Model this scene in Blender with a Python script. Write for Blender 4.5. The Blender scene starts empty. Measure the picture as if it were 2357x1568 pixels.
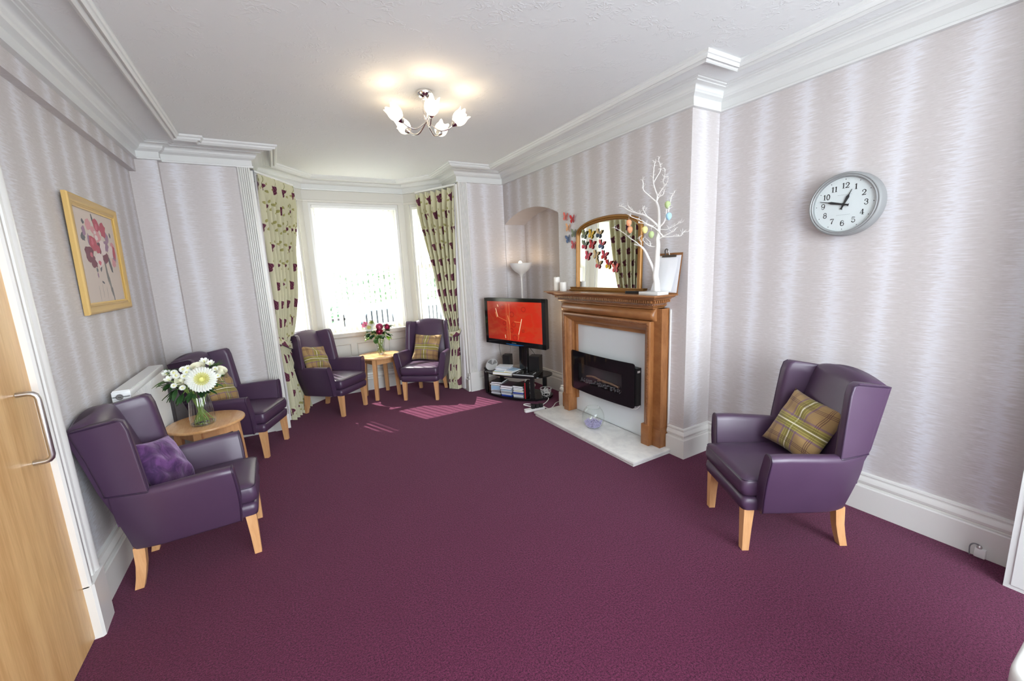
import bpy, bmesh, math, random
from mathutils import Vector, Matrix
SC = bpy.context.scene
COL = SC.collection
PI = math.pi
# ---------------------------------------------------------------- camera
_fw = Vector((0.48404734, 0.85766041, -0.1735419))
_rt = Vector((0.86613898, -0.49782393, -0.04443659))
_up = Vector((0.12450481, 0.12880199, 0.98382346))
cam_d = bpy.data.cameras.new('camera')
cam = bpy.data.objects.new('camera', cam_d)
COL.objects.link(cam)
cam_d.sensor_width = 36.0
cam_d.lens = 944.3466 / 2357 * 36
cam_d.clip_start = 0.02
cam_d.clip_end = 200
cam.matrix_world = Matrix(((_rt.x, _up.x, -_fw.x, 0), (_rt.y, _up.y, -_fw.y, 0), (_rt.z, _up.z, -_fw.z, 1.5), (0, 0, 0, 1)))
SC.camera = cam
# ---------------------------------------------------------------- world, sun, daylight
W = bpy.data.worlds.new('sky')
SC.world = W
W.use_nodes = True
_n = W.node_tree.nodes
_bg = _n.get('Background') or _n.new('ShaderNodeBackground')
_bg.inputs[0].default_value = (0.90, 0.95, 1.0, 1)
_bg.inputs[1].default_value = 7.0


def area(name, loc, rot, sx, sy, power, col=(1, 1, 1), portal=False):
    d = bpy.data.lights.new(name, 'AREA')
    d.shape = 'RECTANGLE'
    d.size, d.size_y = sx, sy
    d.energy = power
    d.color = col
    if portal:
        d.cycles.is_portal = True
    o = bpy.data.objects.new(name, d)
    COL.objects.link(o)
    o.location = loc
    o.rotation_euler = rot
    return o


sun_d = bpy.data.lights.new('sun', 'SUN')
sun_d.energy = 11.0
sun_d.angle = math.radians(0.6)
sun_d.color = (1.0, 0.95, 0.86)
sun = bpy.data.objects.new('sun', sun_d)
COL.objects.link(sun)
_el = math.radians(52)
_dir = Vector((0.37 * math.cos(_el), -0.93 * math.cos(_el), -math.sin(_el)))
sun.rotation_euler = _dir.to_track_quat('-Z', 'Y').to_euler()
# sky portals in the three bay windows
area('portal_centre', (0.98, 5.64, 1.56), (-PI / 2, 0, 0), 1.05, 1.6, 1, portal=True)
area('portal_left', (0.10, 5.39, 1.56), (-PI / 2, 0, PI / 4), 0.55, 1.6, 1, portal=True)
area('portal_right', (1.84, 5.38, 1.56), (-PI / 2, 0, -PI / 4 * 1.1), 0.5, 1.6, 1, portal=True)
# daylight of the big windows in the wall behind the photographer
area('daylight_rear', (1.35, -1.93, 1.55), (PI / 2, 0, 0), 2.2, 1.9, 84, (0.83, 0.93, 1.0))
SC.view_settings.view_transform = 'Standard'
SC.view_settings.look = 'None'
SC.view_settings.exposure = 0.30
SC.view_settings.gamma = 1.0
SC.view_settings.use_curve_mapping = False
SC.cycles.max_bounces = 10
SC.cycles.diffuse_bounces = 6
SC.cycles.glossy_bounces = 5
SC.cycles.transmission_bounces = 8
SC.cycles.transparent_max_bounces = 24
SC.cycles.sample_clamp_indirect = 6.0
SC.cycles.caustics_reflective = False
SC.cycles.caustics_refractive = False
RND = random.Random(7)


# ---------------------------------------------------------------- node helper
class X:
    """A socket with arithmetic: builds math nodes."""
    def __init__(s, g, k):
        s.g, s.k = g, k

    def _m(s, op, *a):
        n = s.g.t.nodes.new('ShaderNodeMath')
        n.operation = op
        for i, v in enumerate(a):
            if isinstance(v, X):
                s.g.t.links.new(v.k, n.inputs[i])
            else:
                n.inputs[i].default_value = v
        return X(s.g, n.outputs[0])

    def __add__(s, o): return s._m('ADD', s, o)
    def __radd__(s, o): return s._m('ADD', o, s)
    def __sub__(s, o): return s._m('SUBTRACT', s, o)
    def __rsub__(s, o): return s._m('SUBTRACT', o, s)
    def __mul__(s, o): return s._m('MULTIPLY', s, o)
    def __rmul__(s, o): return s._m('MULTIPLY', o, s)
    def __truediv__(s, o): return s._m('DIVIDE', s, o)
    def __lt__(s, o): return s._m('LESS_THAN', s, o)
    def __gt__(s, o): return s._m('GREATER_THAN', s, o)
    def fract(s): return s._m('FRACT', s)
    def floor(s): return s._m('FLOOR', s)
    def abs(s): return s._m('ABSOLUTE', s)
    def sin(s): return s._m('SINE', s)
    def cos(s): return s._m('COSINE', s)
    def sqrt(s): return s._m('SQRT', s)
    def pow(s, e): return s._m('POWER', s, e)
    def atan2(s, o): return s._m('ARCTAN2', s, o)
    def min(s, o): return s._m('MINIMUM', s, o)
    def max(s, o): return s._m('MAXIMUM', s, o)
    def mod(s, o): return s._m('FLOORED_MODULO', s, o)

    def ss(s, a, b):
        n = s.g.t.nodes.new('ShaderNodeMapRange')
        n.interpolation_type = 'SMOOTHSTEP'
        s.g.t.links.new(s.k, n.inputs[0])
        n.inputs[1].default_value, n.inputs[2].default_value = a, b
        return X(s.g, n.outputs[0])


class G:
    def __init__(g, m):
        g.m, g.t = m, m.node_tree
        g.b = g.t.nodes['Principled BSDF']

    def set(g, key, v):
        i = g.b.inputs[key]
        if isinstance(v, X):
            g.t.links.new(v.k, i)
        elif hasattr(v, 'links'):
            g.t.links.new(v, i)
        else:
            i.default_value = (*v, 1) if (i.type == 'RGBA' and len(v) == 3) else v

    def coord(g, which='Object'):
        n = g.t.nodes.new('ShaderNodeTexCoord')
        return n.outputs[which]

    def sep(g, v):
        n = g.t.nodes.new('ShaderNodeSeparateXYZ')
        g.t.links.new(v, n.inputs[0])
        return X(g, n.outputs[0]), X(g, n.outputs[1]), X(g, n.outputs[2])

    def comb(g, *a):
        n = g.t.nodes.new('ShaderNodeCombineXYZ')
        for i, v in enumerate(a):
            if isinstance(v, X):
                g.t.links.new(v.k, n.inputs[i])
            else:
                n.inputs[i].default_value = v
        return n.outputs[0]

    def noise(g, v, scale=1.0, detail=2.0, rough=0.5, dist=0.0):
        n = g.t.nodes.new('ShaderNodeTexNoise')
        g.t.links.new(v, n.inputs['Vector'])
        n.inputs['Scale'].default_value = scale
        n.inputs['Detail'].default_value = detail
        n.inputs['Roughness'].default_value = rough
        n.inputs['Distortion'].default_value = dist
        return X(g, n.outputs['Fac'])

    def voronoi(g, v, scale, feature='F1'):
        n = g.t.nodes.new('ShaderNodeTexVoronoi')
        n.feature = feature
        g.t.links.new(v, n.inputs['Vector'])
        n.inputs['Scale'].default_value = scale
        return X(g, n.outputs['Distance'])

    def mix(g, f, a, b):
        n = g.t.nodes.new('ShaderNodeMix')
        n.data_type = 'RGBA'
        for i, v in ((0, f), (6, a), (7, b)):
            if isinstance(v, X):
                g.t.links.new(v.k, n.inputs[i])
            elif hasattr(v, 'links'):
                g.t.links.new(v, n.inputs[i])
            else:
                n.inputs[i].default_value = (*v, 1) if isinstance(v, tuple) else v
        return n.outputs[2]

    def bump(g, h, strength=0.3, dist=0.01):
        n = g.t.nodes.new('ShaderNodeBump')
        n.inputs['Strength'].default_value = strength
        n.inputs['Distance'].default_value = dist
        g.t.links.new(h.k, n.inputs['Height'])
        g.t.links.new(n.outputs[0], g.b.inputs['Normal'])


def lin(r, g, b):
    f = lambda c: (c / 255 / 12.92) if c / 255 <= 0.04045 else ((c / 255 + 0.055) / 1.055) ** 2.4
    return (f(r), f(g), f(b))


M = {}


def mat(name, color=(0.8, 0.8, 0.8), rough=0.5, metal=0.0, fn=None, **kw):
    m = bpy.data.materials.new(name)
    m.use_nodes = True
    g = G(m)
    g.set('Base Color', color)
    g.set('Roughness', rough)
    g.set('Metallic', metal)
    for k, v in kw.items():
        g.set(k.replace('_', ' '), v)
    if fn:
        fn(g)
    M[name] = m
    return m


def thin_glass(name, tint=(1, 1, 1), refl=1.0, rough=0.0):
    """A thin clear pane or shell: transparent with a Fresnel reflection."""
    m = bpy.data.materials.new(name)
    m.use_nodes = True
    t = m.node_tree
    t.nodes.remove(t.nodes['Principled BSDF'])
    tr = t.nodes.new('ShaderNodeBsdfTransparent')
    tr.inputs[0].default_value = (*tint, 1)
    gl = t.nodes.new('ShaderNodeBsdfGlossy')
    gl.inputs['Roughness'].default_value = rough
    fr = t.nodes.new('ShaderNodeLayerWeight')
    fr.inputs[0].default_value = 0.5
    pw = t.nodes.new('ShaderNodeMath')
    pw.operation = 'POWER'
    pw.inputs[1].default_value = 4.0
    mu = t.nodes.new('ShaderNodeMath')
    mu.operation = 'MULTIPLY_ADD'
    mu.inputs[1].default_value = 0.85 * refl
    mu.inputs[2].default_value = 0.04 * refl
    mx = t.nodes.new('ShaderNodeMixShader')
    t.links.new(fr.outputs['Facing'], pw.inputs[0])
    t.links.new(pw.outputs[0], mu.inputs[0])
    t.links.new(mu.outputs[0], mx.inputs[0])
    t.links.new(tr.outputs[0], mx.inputs[1])
    t.links.new(gl.outputs[0], mx.inputs[2])
    t.links.new(mx.outputs[0], t.nodes['Material Output'].inputs[0])
    M[name] = m


# ---------------------------------------------------------------- materials
def f_paper(g):
    u, v, _ = g.sep(g.coord('UV'))
    fib = g.noise(g.comb(u * 11.0, v * 130.0, 0.0), 1.0, 2.0, 0.55)
    fib2 = g.noise(g.comb(u * 34.0, v * 230.0, 3.0), 1.0, 2.0, 0.6)
    slow = g.noise(g.comb(u * 3.1, v * 0.6, 7.0), 1.0, 1.0, 0.5)
    w = u + (fib - 0.5) * 0.16 + (fib2 - 0.5) * 0.04 + (slow - 0.5) * 0.09
    cell = (w / 0.235).floor().mod(2.0)
    p = ((w / 0.235).fract() - 0.5).abs() * 2.0
    band = p.ss(0.15, 0.95)
    core = p.ss(0.62, 0.98) * (0.55 + cell * 0.45)
    c = g.mix(band, lin(194, 188, 186), lin(208, 204, 205))
    c = g.mix(core * 0.7, c, lin(219, 220, 226))
    c = g.mix((fib2 - 0.53).max(0.0) * 1.2 * (1.0 - core * 0.5), c, lin(158, 151, 152))
    c = g.mix((0.45 - fib2).max(0.0) * 1.1, c, lin(230, 230, 234))
    g.set('Base Color', c)
    g.set('Roughness', 0.50 - core * 0.12)
    g.bump(fib2, 0.12, 0.003)


mat('wallpaper', rough=0.5, fn=f_paper)


def f_ceil(g):
    o = g.coord('Object')
    n1 = g.noise(o, 26.0, 2.0, 0.5, 0.6)
    n2 = g.noise(o, 8.0, 2.0, 0.6)
    n3 = g.noise(o, 70.0, 1.0, 0.5)
    h = ((n1 - 0.5).abs() * -14.0 + 1.0).max(0.0) * n2.ss(0.48, 0.62) + n3 * 0.12
    g.bump(h, 0.28, 0.005)


mat('ceiling_paint', lin(226, 228, 228), 0.75, fn=f_ceil)
mat('white_paint', lin(214, 215, 213), 0.38)
mat('white_gloss', lin(222, 221, 217), 0.25)
mat('bay_paint', lin(206, 203, 195), 0.45)


def f_carpet(g):
    o = g.coord('Object')
    n1 = g.noise(o, 130.0, 2.0, 0.7)
    n2 = g.noise(o, 330.0, 1.0, 0.5)
    n3 = g.noise(o, 1.6, 3.0, 0.55)
    n4 = g.noise(o, 9.0, 2.0, 0.6)
    k = n1 * 0.55 + n2 * 0.45
    c = g.mix(k.ss(0.33, 0.68), lin(36, 7, 22), lin(114, 48, 80))
    c = g.mix((n3 * 0.6 + n4 * 0.4).ss(0.35, 0.7) * 0.28, c, lin(78, 24, 50))
    g.set('Base Color', c)
    g.bump(k, 0.55, 0.012)


mat('carpet', rough=0.95, fn=f_carpet, Sheen_Weight=0.25, Sheen_Roughness=0.5, Sheen_Tint=(0.75, 0.45, 0.6, 1), Specular_IOR_Level=0.1)


def f_leather(g):
    o = g.coord('Object')
    h = g.voronoi(o, 520.0) * 0.6 + g.noise(o, 260.0, 2.0) * 0.4
    g.bump(h, 0.06, 0.002)
    n = g.noise(o, 5.0, 2.0)
    g.set('Base Color', g.mix(n, lin(70, 50, 73), lin(79, 57, 82)))
    g.set('Roughness', 0.32 + n * 0.10)


mat('leather', rough=0.36, fn=f_leather, Specular_IOR_Level=0.55)
mat('leather_piping', lin(52, 34, 58), 0.35)


def wood(name, c1, c2, sx, sy, sz, rough=0.4, scale=1.0, coord='Object'):
    def f(g):
        a, b, c = g.sep(g.coord(coord))
        v = g.comb(a * sx, b * sy, c * sz)
        n1 = g.noise(v, 6.0 * scale, 3.0, 0.6, 0.6)
        n2 = g.noise(v, 40.0 * scale, 2.0, 0.6)
        g.set('Base Color', g.mix((n1 * 0.7 + n2 * 0.3).ss(0.3, 0.7), c1, c2))
        g.bump(n2, 0.05, 0.002)
    mat(name, rough=rough, fn=f)


wood('beech', lin(206, 152, 102), lin(222, 172, 122), 4, 4, 0.5, 0.38)
wood('beech_top', lin(204, 150, 98), lin(222, 176, 124), 4, 0.5, 4, 0.22)
wood('door_veneer', lin(196, 150, 96), lin(224, 184, 128), 4, 3.2, 0.22, 0.32)
wood('fire_wood', lin(132, 84, 46), lin(162, 110, 66), 5, 0.6, 0.9, 0.33)
mat('fire_wood_carved', lin(116, 70, 36), 0.4)


def f_marble(g):
    o = g.coord('Object')
    n = g.noise(o, 3.5, 4.0, 0.6, 1.4)
    n2 = g.noise(o, 9.0, 3.0, 0.6, 0.6)
    g.set('Base Color', g.mix((n * 0.6 + n2 * 0.4).ss(0.35, 0.65), lin(236, 236, 232), lin(216, 216, 214)))


mat('marble', rough=0.18, fn=f_marble)
mat('panel_white', lin(214, 219, 222), 0.2)


def band(g, x, c, w):
    return (x - c).abs() < w


def f_plaid(g):
    u, v, _ = g.sep(g.coord('UV'))
    weave = g.noise(g.comb(u * 130.0, v * 130.0, 0.0), 1.0, 1.0)
    c = g.mix(weave, lin(146, 116, 72), lin(176, 144, 98))
    for x in (u, v):
        c = g.mix(band(g, x, 0.47, 0.105) * 0.62, c, lin(124, 118, 48))
        c = g.mix(band(g, x, 0.47, 0.05) * 0.35, c, lin(108, 106, 36))
        for k in (0.375, 0.415, 0.525, 0.565):
            c = g.mix(band(g, x, k, 0.006) * 0.5, c, lin(190, 182, 96))
        for k in (0.345, 0.60):
            c = g.mix(band(g, x, k, 0.016) * 0.62, c, lin(112, 84, 116))
        for k in (0.815, 0.84, 0.865, 0.135, 0.16, 0.185):
            c = g.mix(band(g, x, k, 0.005) * 0.75, c, lin(84, 48, 52))
        c = g.mix(band(g, x, 0.47, 0.011) * 0.9, c, lin(224, 216, 190))
    g.set('Base Color', c)
    g.bump(weave, 0.2, 0.003)


mat('plaid', rough=0.9, fn=f_plaid, Sheen_Weight=0.2)


def f_velvet(g):
    o = g.coord('Object')
    n = g.noise(o, 14.0, 3.0, 0.6, 0.8)
    g.set('Base Color', g.mix(n.ss(0.35, 0.65), lin(56, 22, 70), lin(98, 54, 110)))
    g.bump(n, 0.35, 0.02)


mat('velvet', rough=0.8, fn=f_velvet, Sheen_Weight=0.6, Sheen_Tint=(0.8, 0.6, 0.9, 1))


def f_floral(g):
    u, v, _ = g.sep(g.coord('UV'))
    weave = g.noise(g.comb(u * 300.0, v * 300.0, 0.0), 1.0, 1.0)
    base = g.mix(weave, lin(196, 192, 160), lin(212, 208, 178))
    px, py = 0.30, 0.38
    row = (v / (py / 2)).floor()
    uu = u / px + row.mod(2.0) * 0.5
    x = (uu.fract() - 0.5) * px
    y = ((v / (py / 2)).fract() - 0.5) * (py / 2)
    wob = g.noise(g.comb(u * 40.0, v * 40.0, 0.0), 1.0, 2.0)
    # stems
    st = ((x - (y * 22.0).sin() * 0.03 - 0.02).abs() < 0.0022)
    c = g.mix(st * 0.7, base, lin(120, 116, 62))
    # leaves
    for cx, cy, an, sz in ((0.075, 0.03, 0.6, 0.021), (-0.078, -0.02, -0.5, 0.022), (0.062, -0.045, 2.4, 0.018), (-0.066, 0.055, 2.0, 0.017)):
        dx, dy = x - cx, y - cy
        a = dx * math.cos(an) + dy * math.sin(an)
        b = dy * math.cos(an) - dx * math.sin(an)
        q = ((a / sz).pow(2.0) + ((b.abs() / (sz * 0.62))).pow(1.5))
        q = q + (wob - 0.5) * 0.5
        leaf = q < 1.0
        c = g.mix(leaf * 0.85, c, lin(136, 130, 62))
        c = g.mix((q < 0.62) * (b.abs() > 0.0016) * leaf * 0.45, c, lin(168, 164, 96))
    # flower
    r = (x * x + (y * 1.0) * (y * 1.0)).sqrt()
    th = y.atan2(x)
    R = (th * 5.0).sin() * 0.007 + 0.052 + (wob - 0.5) * 0.012
    fl = (r - R) < 0.0
    rings = ((r * 420.0 + (th * 5.0).sin() * 1.2 + wob * 5.0).sin() > 0.25)
    fc = g.mix(rings * 0.6, lin(82, 26, 50), lin(136, 74, 96))
    fc = g.mix(r < 0.007, fc, lin(206, 190, 160))
    c = g.mix(fl, c, fc)
    g.set('Base Color', c)
    g.bump(weave, 0.1, 0.002)


mat('floral_fabric', rough=0.85, fn=f_floral, Sheen_Weight=0.1)
mat('curtain_lining', lin(222, 220, 222), 0.85)


def translucent(name, col, amt):
    m = bpy.data.materials.new(name)
    m.use_nodes = True
    t = m.node_tree
    t.nodes.remove(t.nodes['Principled BSDF'])
    d = t.nodes.new('ShaderNodeBsdfDiffuse')
    tr = t.nodes.new('ShaderNodeBsdfTranslucent')
    mx = t.nodes.new('ShaderNodeMixShader')
    d.inputs[0].default_value = tr.inputs[0].default_value = (*col, 1)
    mx.inputs[0].default_value = amt
    t.links.new(d.outputs[0], mx.inputs[1])
    t.links.new(tr.outputs[0], mx.inputs[2])
    t.links.new(mx.outputs[0], t.nodes['Material Output'].inputs[0])
    M[name] = m


translucent('blind_cloth', lin(245, 240, 228), 0.62)
thin_glass('window_glass', (0.98, 1.0, 0.99), 0.6)
thin_glass('clear_glass', (0.97, 0.99, 0.98), 1.0)
thin_glass('ribbed_glass', (0.97, 0.99, 0.98), 2.6, 0.05)
thin_glass('black_glass_shelf', (0.05, 0.05, 0.055), 1.0)
mat('mirror', (0.93, 0.95, 0.94), 0.01, 1.0)
mat('chrome', (0.78, 0.76, 0.74), 0.1, 1.0)
mat('brushed_steel', (0.58, 0.57, 0.56), 0.32, 1.0)
mat('dark_steel', (0.14, 0.12, 0.11), 0.3, 1.0)
mat('black_gloss', (0.008, 0.008, 0.009), 0.07)
mat('black_plastic', (0.012, 0.012, 0.013), 0.38)
mat('grey_plastic', lin(112, 112, 114), 0.45)
mat('white_plastic', lin(232, 232, 230), 0.35)
mat('cream_plastic', lin(214, 206, 178), 0.5)
mat('clock_case', lin(146, 148, 148), 0.42, 0.15)
mat('clock_dial', lin(222, 227, 229), 0.5)
mat('ink', (0.01, 0.01, 0.012), 0.5)
mat('pale_ink', lin(150, 152, 156), 0.6)
mat('gold_frame', lin(198, 164, 98), 0.38, 0.25)
mat('gold_bright', lin(226, 190, 110), 0.28, 0.45)
mat('mirror_frame', lin(150, 104, 44), 0.3, 0.35)
mat('paper', lin(236, 238, 242), 0.7)
mat('hardboard', lin(138, 90, 48), 0.6)
mat('candle_wax', lin(240, 238, 230), 0.45, Subsurface_Weight=0.15, Subsurface_Radius=(0.01, 0.008, 0.006))
mat('white_branch', lin(238, 236, 232), 0.55)
mat('radiator_white', lin(232, 234, 234), 0.3)
mat('lilac_crystal', lin(186, 178, 214), 0.3)
mat('leaf_green', lin(78, 118, 54), 0.5)
mat('leaf_dark', lin(50, 86, 44), 0.5)
mat('leaf_lime', lin(150, 190, 60), 0.5)
mat('stem_green', lin(120, 146, 66), 0.5)
mat('petal_white', lin(246, 246, 238), 0.6, Subsurface_Weight=0.1)
mat('petal_cream', lin(250, 247, 226), 0.6, Subsurface_Weight=0.1)
mat('petal_pink', lin(206, 62, 110), 0.55)
mat('petal_rose', lin(226, 120, 158), 0.55)
mat('petal_yellow', lin(232, 230, 160), 0.6)
for nm, c in dict(coral=(222, 112, 98), red=(190, 46, 46), peach=(222, 168, 122), sage=(128, 138, 112), blue=(86, 106, 140), rose=(206, 96, 98), olive=(140, 142, 90), mustard=(222, 176, 44), pink=(206, 72, 90), sand=(206, 180, 130), dusk=(70, 80, 96), egg_orange=(244, 168, 124), egg_yellow=(242, 230, 150), egg_green=(178, 196, 140), egg_blue=(168, 212, 236)).items():
    mat('paint_' + nm, lin(*c), 0.6)


def emit(name, col, strength, base=(0.9, 0.9, 0.9)):
    mat(name, base, 0.4)
    g = M[name].node_tree.nodes['Principled BSDF']
    g.inputs['Emission Color'].default_value = (*col, 1)
    g.inputs['Emission Strength'].default_value = strength


emit('lit_shade', (1.0, 0.80, 0.52), 3.0)
emit('lit_bulb', (1.0, 0.72, 0.42), 12.0)


# ---------------------------------------------------------------- mesh helpers
class MB:
    """Collects shapes and links them as ONE mesh object."""
    def __init__(s):
        s.v, s.f, s.uv = [], [], {}

    def add(s, vs, fs, uvs=None):
        o = len(s.v)
        s.v += [Vector(p) for p in vs]
        for i, f in enumerate(fs):
            if uvs:
                s.uv[len(s.f)] = uvs[i]
            s.f.append([o + k for k in f])
        return s

    def box(s, x0, x1, y0, y1, z0, z1, b=0.0):
        if b <= 0:
            vs = [(x, y, z) for z in (z0, z1) for y in (y0, y1) for x in (x0, x1)]
            return s.add(vs, [(0, 2, 3, 1), (4, 5, 7, 6), (0, 1, 5, 4), (2, 6, 7, 3), (0, 4, 6, 2), (1, 3, 7, 5)])
        bm = bmesh.new()
        bmesh.ops.create_cube(bm, size=1)
        for v in bm.verts:
            v.co = Vector(((x0 + x1) / 2 + v.co.x * (x1 - x0), (y0 + y1) / 2 + v.co.y * (y1 - y0), (z0 + z1) / 2 + v.co.z * (z1 - z0)))
        bmesh.ops.bevel(bm, geom=bm.edges[:], offset=b, segments=2, affect='EDGES', profile=0.5)
        return s.bm(bm)

    def bm(s, bm, mx=None):
        bm.verts.index_update()
        vs = [(mx @ v.co) if mx else v.co.copy() for v in bm.verts]
        s.add(vs, [[v.index for v in f.verts] for f in bm.faces])
        bm.free()
        return s

    def quad(s, a, b, c, d, uv=None):
        return s.add([a, b, c, d], [(0, 1, 2, 3)], [uv] if uv else None)

    def loft(s, rings, close=True, cap=True, uvf=None):
        n = len(rings[0])
        vs = [p for r in rings for p in r]
        fs, uvs = [], []
        m = n if close else n - 1
        for i in range(len(rings) - 1):
            for j in range(m):
                k = (j + 1) % n
                fs.append((i * n + j, i * n + k, (i + 1) * n + k, (i + 1) * n + j))
                if uvf:
                    uvs.append([uvf(i, j), uvf(i, j + 1), uvf(i + 1, j + 1), uvf(i + 1, j)])
        if cap and close:
            fs.append(tuple(reversed(range(n))))
            fs.append(tuple((len(rings) - 1) * n + j for j in range(n)))
            if uvf:
                uvs += [[(0, 0)] * n, [(0, 0)] * n]
        return s.add(vs, fs, uvs if uvf else None)

    def tube(s, pts, r, n=8, cap=True, closed=False):
        pts = [Vector(p) for p in pts]
        rs = r if isinstance(r, (list, tuple)) else [r] * len(pts)
        rings, prev = [], None
        L = len(pts)
        for i, p in enumerate(pts):
            a = pts[(i - 1) % L] if (closed or i > 0) else p
            b = pts[(i + 1) % L] if (closed or i < L - 1) else p
            t = (b - a)
            t = t.normalized() if t.length > 1e-9 else Vector((0, 0, 1))
            if prev is None:
                ref = Vector((0, 0, 1)) if abs(t.z) < 0.9 else Vector((1, 0, 0))
                u = t.cross(ref).normalized()
            else:
                u = (prev - t * prev.dot(t))
                u = u.normalized() if u.length > 1e-6 else t.orthogonal().normalized()
            w = t.cross(u)
            prev = u
            rings.append([p + (u * math.cos(2 * PI * k / n) + w * math.sin(2 * PI * k / n)) * rs[i] for k in range(n)])
        if closed:
            rings.append(rings[0])
        return s.loft(rings, True, cap and not closed)

    def lathe(s, prof, c=(0, 0, 0), n=24, mx=None, cap=True):
        rings = []
        for r, z in prof:
            ring = []
            for k in range(n):
                p = Vector((max(r, 1e-5) * math.cos(2 * PI * k / n), max(r, 1e-5) * math.sin(2 * PI * k / n), z))
                ring.append((mx @ p) if mx else p + Vector(c))
            rings.append(ring)
        return s.loft(rings, True, cap)

    def ball(s, c, rx, ry=None, rz=None, seg=12, ring=8, mx=None):
        ry, rz = ry or rx, rz or rx
        bm = bmesh.new()
        bmesh.ops.create_uvsphere(bm, u_segments=seg, v_segments=ring, radius=1)
        for v in bm.verts:
            v.co = Vector((v.co.x * rx, v.co.y * ry, v.co.z * rz))
            v.co = (mx @ v.co if mx else v.co) + Vector(c)
        return s.bm(bm)

    def prism(s, poly, z0, z1):
        """poly in XY extruded in Z."""
        n = len(poly)
        vs = [(x, y, z0) for x, y in poly] + [(x, y, z1) for x, y in poly]
        return s.add(vs, [tuple(reversed(range(n))), tuple(range(n, 2 * n))] + [(i, (i + 1) % n, n + (i + 1) % n, n + i) for i in range(n)])

    def extrude(s, poly3, d):
        """a planar 3-D polygon extruded by vector d."""
        n = len(poly3)
        d = Vector(d)
        vs = [Vector(p) for p in poly3] + [Vector(p) + d for p in poly3]
        return s.add(vs, [tuple(reversed(range(n))), tuple(range(n, 2 * n))] + [(i, (i + 1) % n, n + (i + 1) % n, n + i) for i in range(n)])

    def xf(s, mx):
        s.v = [mx @ p for p in s.v]
        return s

    def build(s, name, material, parent=None, smooth=40, world=True, bevel=0.0):
        me = bpy.data.meshes.new(name)
        vs = s.v
        if parent is not None and world:
            inv = basis(parent).inverted()
            vs = [inv @ p for p in vs]
        me.from_pydata([tuple(p) for p in vs], [], s.f)
        if s.uv:
            l = me.uv_layers.new(name='UVMap')
            for fi, pol in enumerate(me.polygons):
                if fi in s.uv:
                    for k, li in enumerate(pol.loop_indices):
                        l.data[li].uv = s.uv[fi][k]
        bm = bmesh.new()
        bm.from_mesh(me)
        bmesh.ops.recalc_face_normals(bm, faces=bm.faces[:])
        bm.to_mesh(me)
        bm.free()
        me.materials.append(M[material])
        if smooth:
            me.polygons.foreach_set('use_smooth', [True] * len(me.polygons))
            me.set_sharp_from_angle(angle=math.radians(smooth))
        o = bpy.data.objects.new(name, me)
        COL.objects.link(o)
        if parent is not None:
            o.parent = parent
        return o


def basis(o):
    m = o.matrix_basis.copy()
    while o.parent:
        o = o.parent
        m = o.matrix_basis @ m
    return m


def tag(o, label=None, cat=None, group=None, kind=None):
    for k, v in (('label', label), ('category', cat), ('group', group), ('kind', kind)):
        if v:
            o[k] = v
    return o


def thing(name, label, cat, loc=(0, 0, 0), rz=0.0, group=None):
    o = bpy.data.objects.new(name, None)
    COL.objects.link(o)
    o.empty_display_size = 0.1
    o.matrix_basis = Matrix.Translation(loc) @ Matrix.Rotation(rz, 4, 'Z')
    return tag(o, label, cat, group)


def struct(mb, name, material, parent=None, smooth=40):
    o = mb.build(name, material, parent, smooth)
    if parent is None:
        o['kind'] = 'structure'
    return o


def copy_tree(o, parent=None):
    c = o.copy()
    COL.objects.link(c)
    if parent is not None:
        c.parent = parent
    for ch in [k for k in bpy.data.objects if k.parent == o]:
        copy_tree(ch, c)
    return c


def sweep(mb, path, prof, closed=False, left=True):
    """mitred sweep of profile [(d, z)] along XY path; d is measured to the right of travel."""
    P = [Vector((p[0], p[1])) for p in path]
    n = len(P)
    rings = []
    for i in range(n):
        d0 = (P[i] - P[i - 1]) if (i > 0 or closed) else None
        d1 = (P[(i + 1) % n] - P[i]) if (i < n - 1 or closed) else None
        d0 = d0 or d1
        d1 = d1 or d0
        n0 = Vector((d0.y, -d0.x)).normalized()
        n1 = Vector((d1.y, -d1.x)).normalized()
        m = (n0 + n1)
        m = m / max(m.length_squared, 1e-6) * 2
        rings.append([(P[i].x + m.x * d, P[i].y + m.y * d, z) for d, z in prof])
    if closed:
        rings.append(rings[0])
    return mb.loft(rings, True, not closed)


def catmull(pts, k=4):
    P = [Vector(p) for p in pts]
    out = []
    for i in range(len(P) - 1):
        a, b, c, d = P[max(i - 1, 0)], P[i], P[i + 1], P[min(i + 2, len(P) - 1)]
        for j in range(k):
            t = j / k
            out.append(0.5 * ((2 * b) + (c - a) * t + (2 * a - 5 * b + 4 * c - d) * t * t + (3 * b - a - 3 * c + d) * t ** 3))
    out.append(P[-1])
    return out


# ================================================================ ROOM
ZC = 2.635
XL, XU, XR, XB, YW, YC = -0.905, -0.861, 2.864, 2.571, 4.615, 1.953
BX0, BX1, BY = -0.066, 1.975, 5.06          # bay opening, depth of its reveal
BA, BB, BYC = (0.395, 5.52), (1.585, 5.52), 5.52
BOARD = 2.665
YN = -2.0


def wall_quad(mb, a, b, z0, z1, u0=0.0):
    L = math.hypot(b[0] - a[0], b[1] - a[1])
    return mb.quad((a[0], a[1], z0), (b[0], b[1], z0), (b[0], b[1], z1), (a[0], a[1], z1), [(u0, z0), (u0 + L, z0), (u0 + L, z1), (u0, z1)])


floor = MB().box(-1.2, 3.4, YN - 0.2, 5.75, -0.1, 0.0)
struct(floor, 'floor', 'carpet')
struct(MB().box(-1.2, 3.4, YN - 0.2, 5.75, ZC, ZC + 0.1), 'ceiling', 'ceiling_paint')
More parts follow.
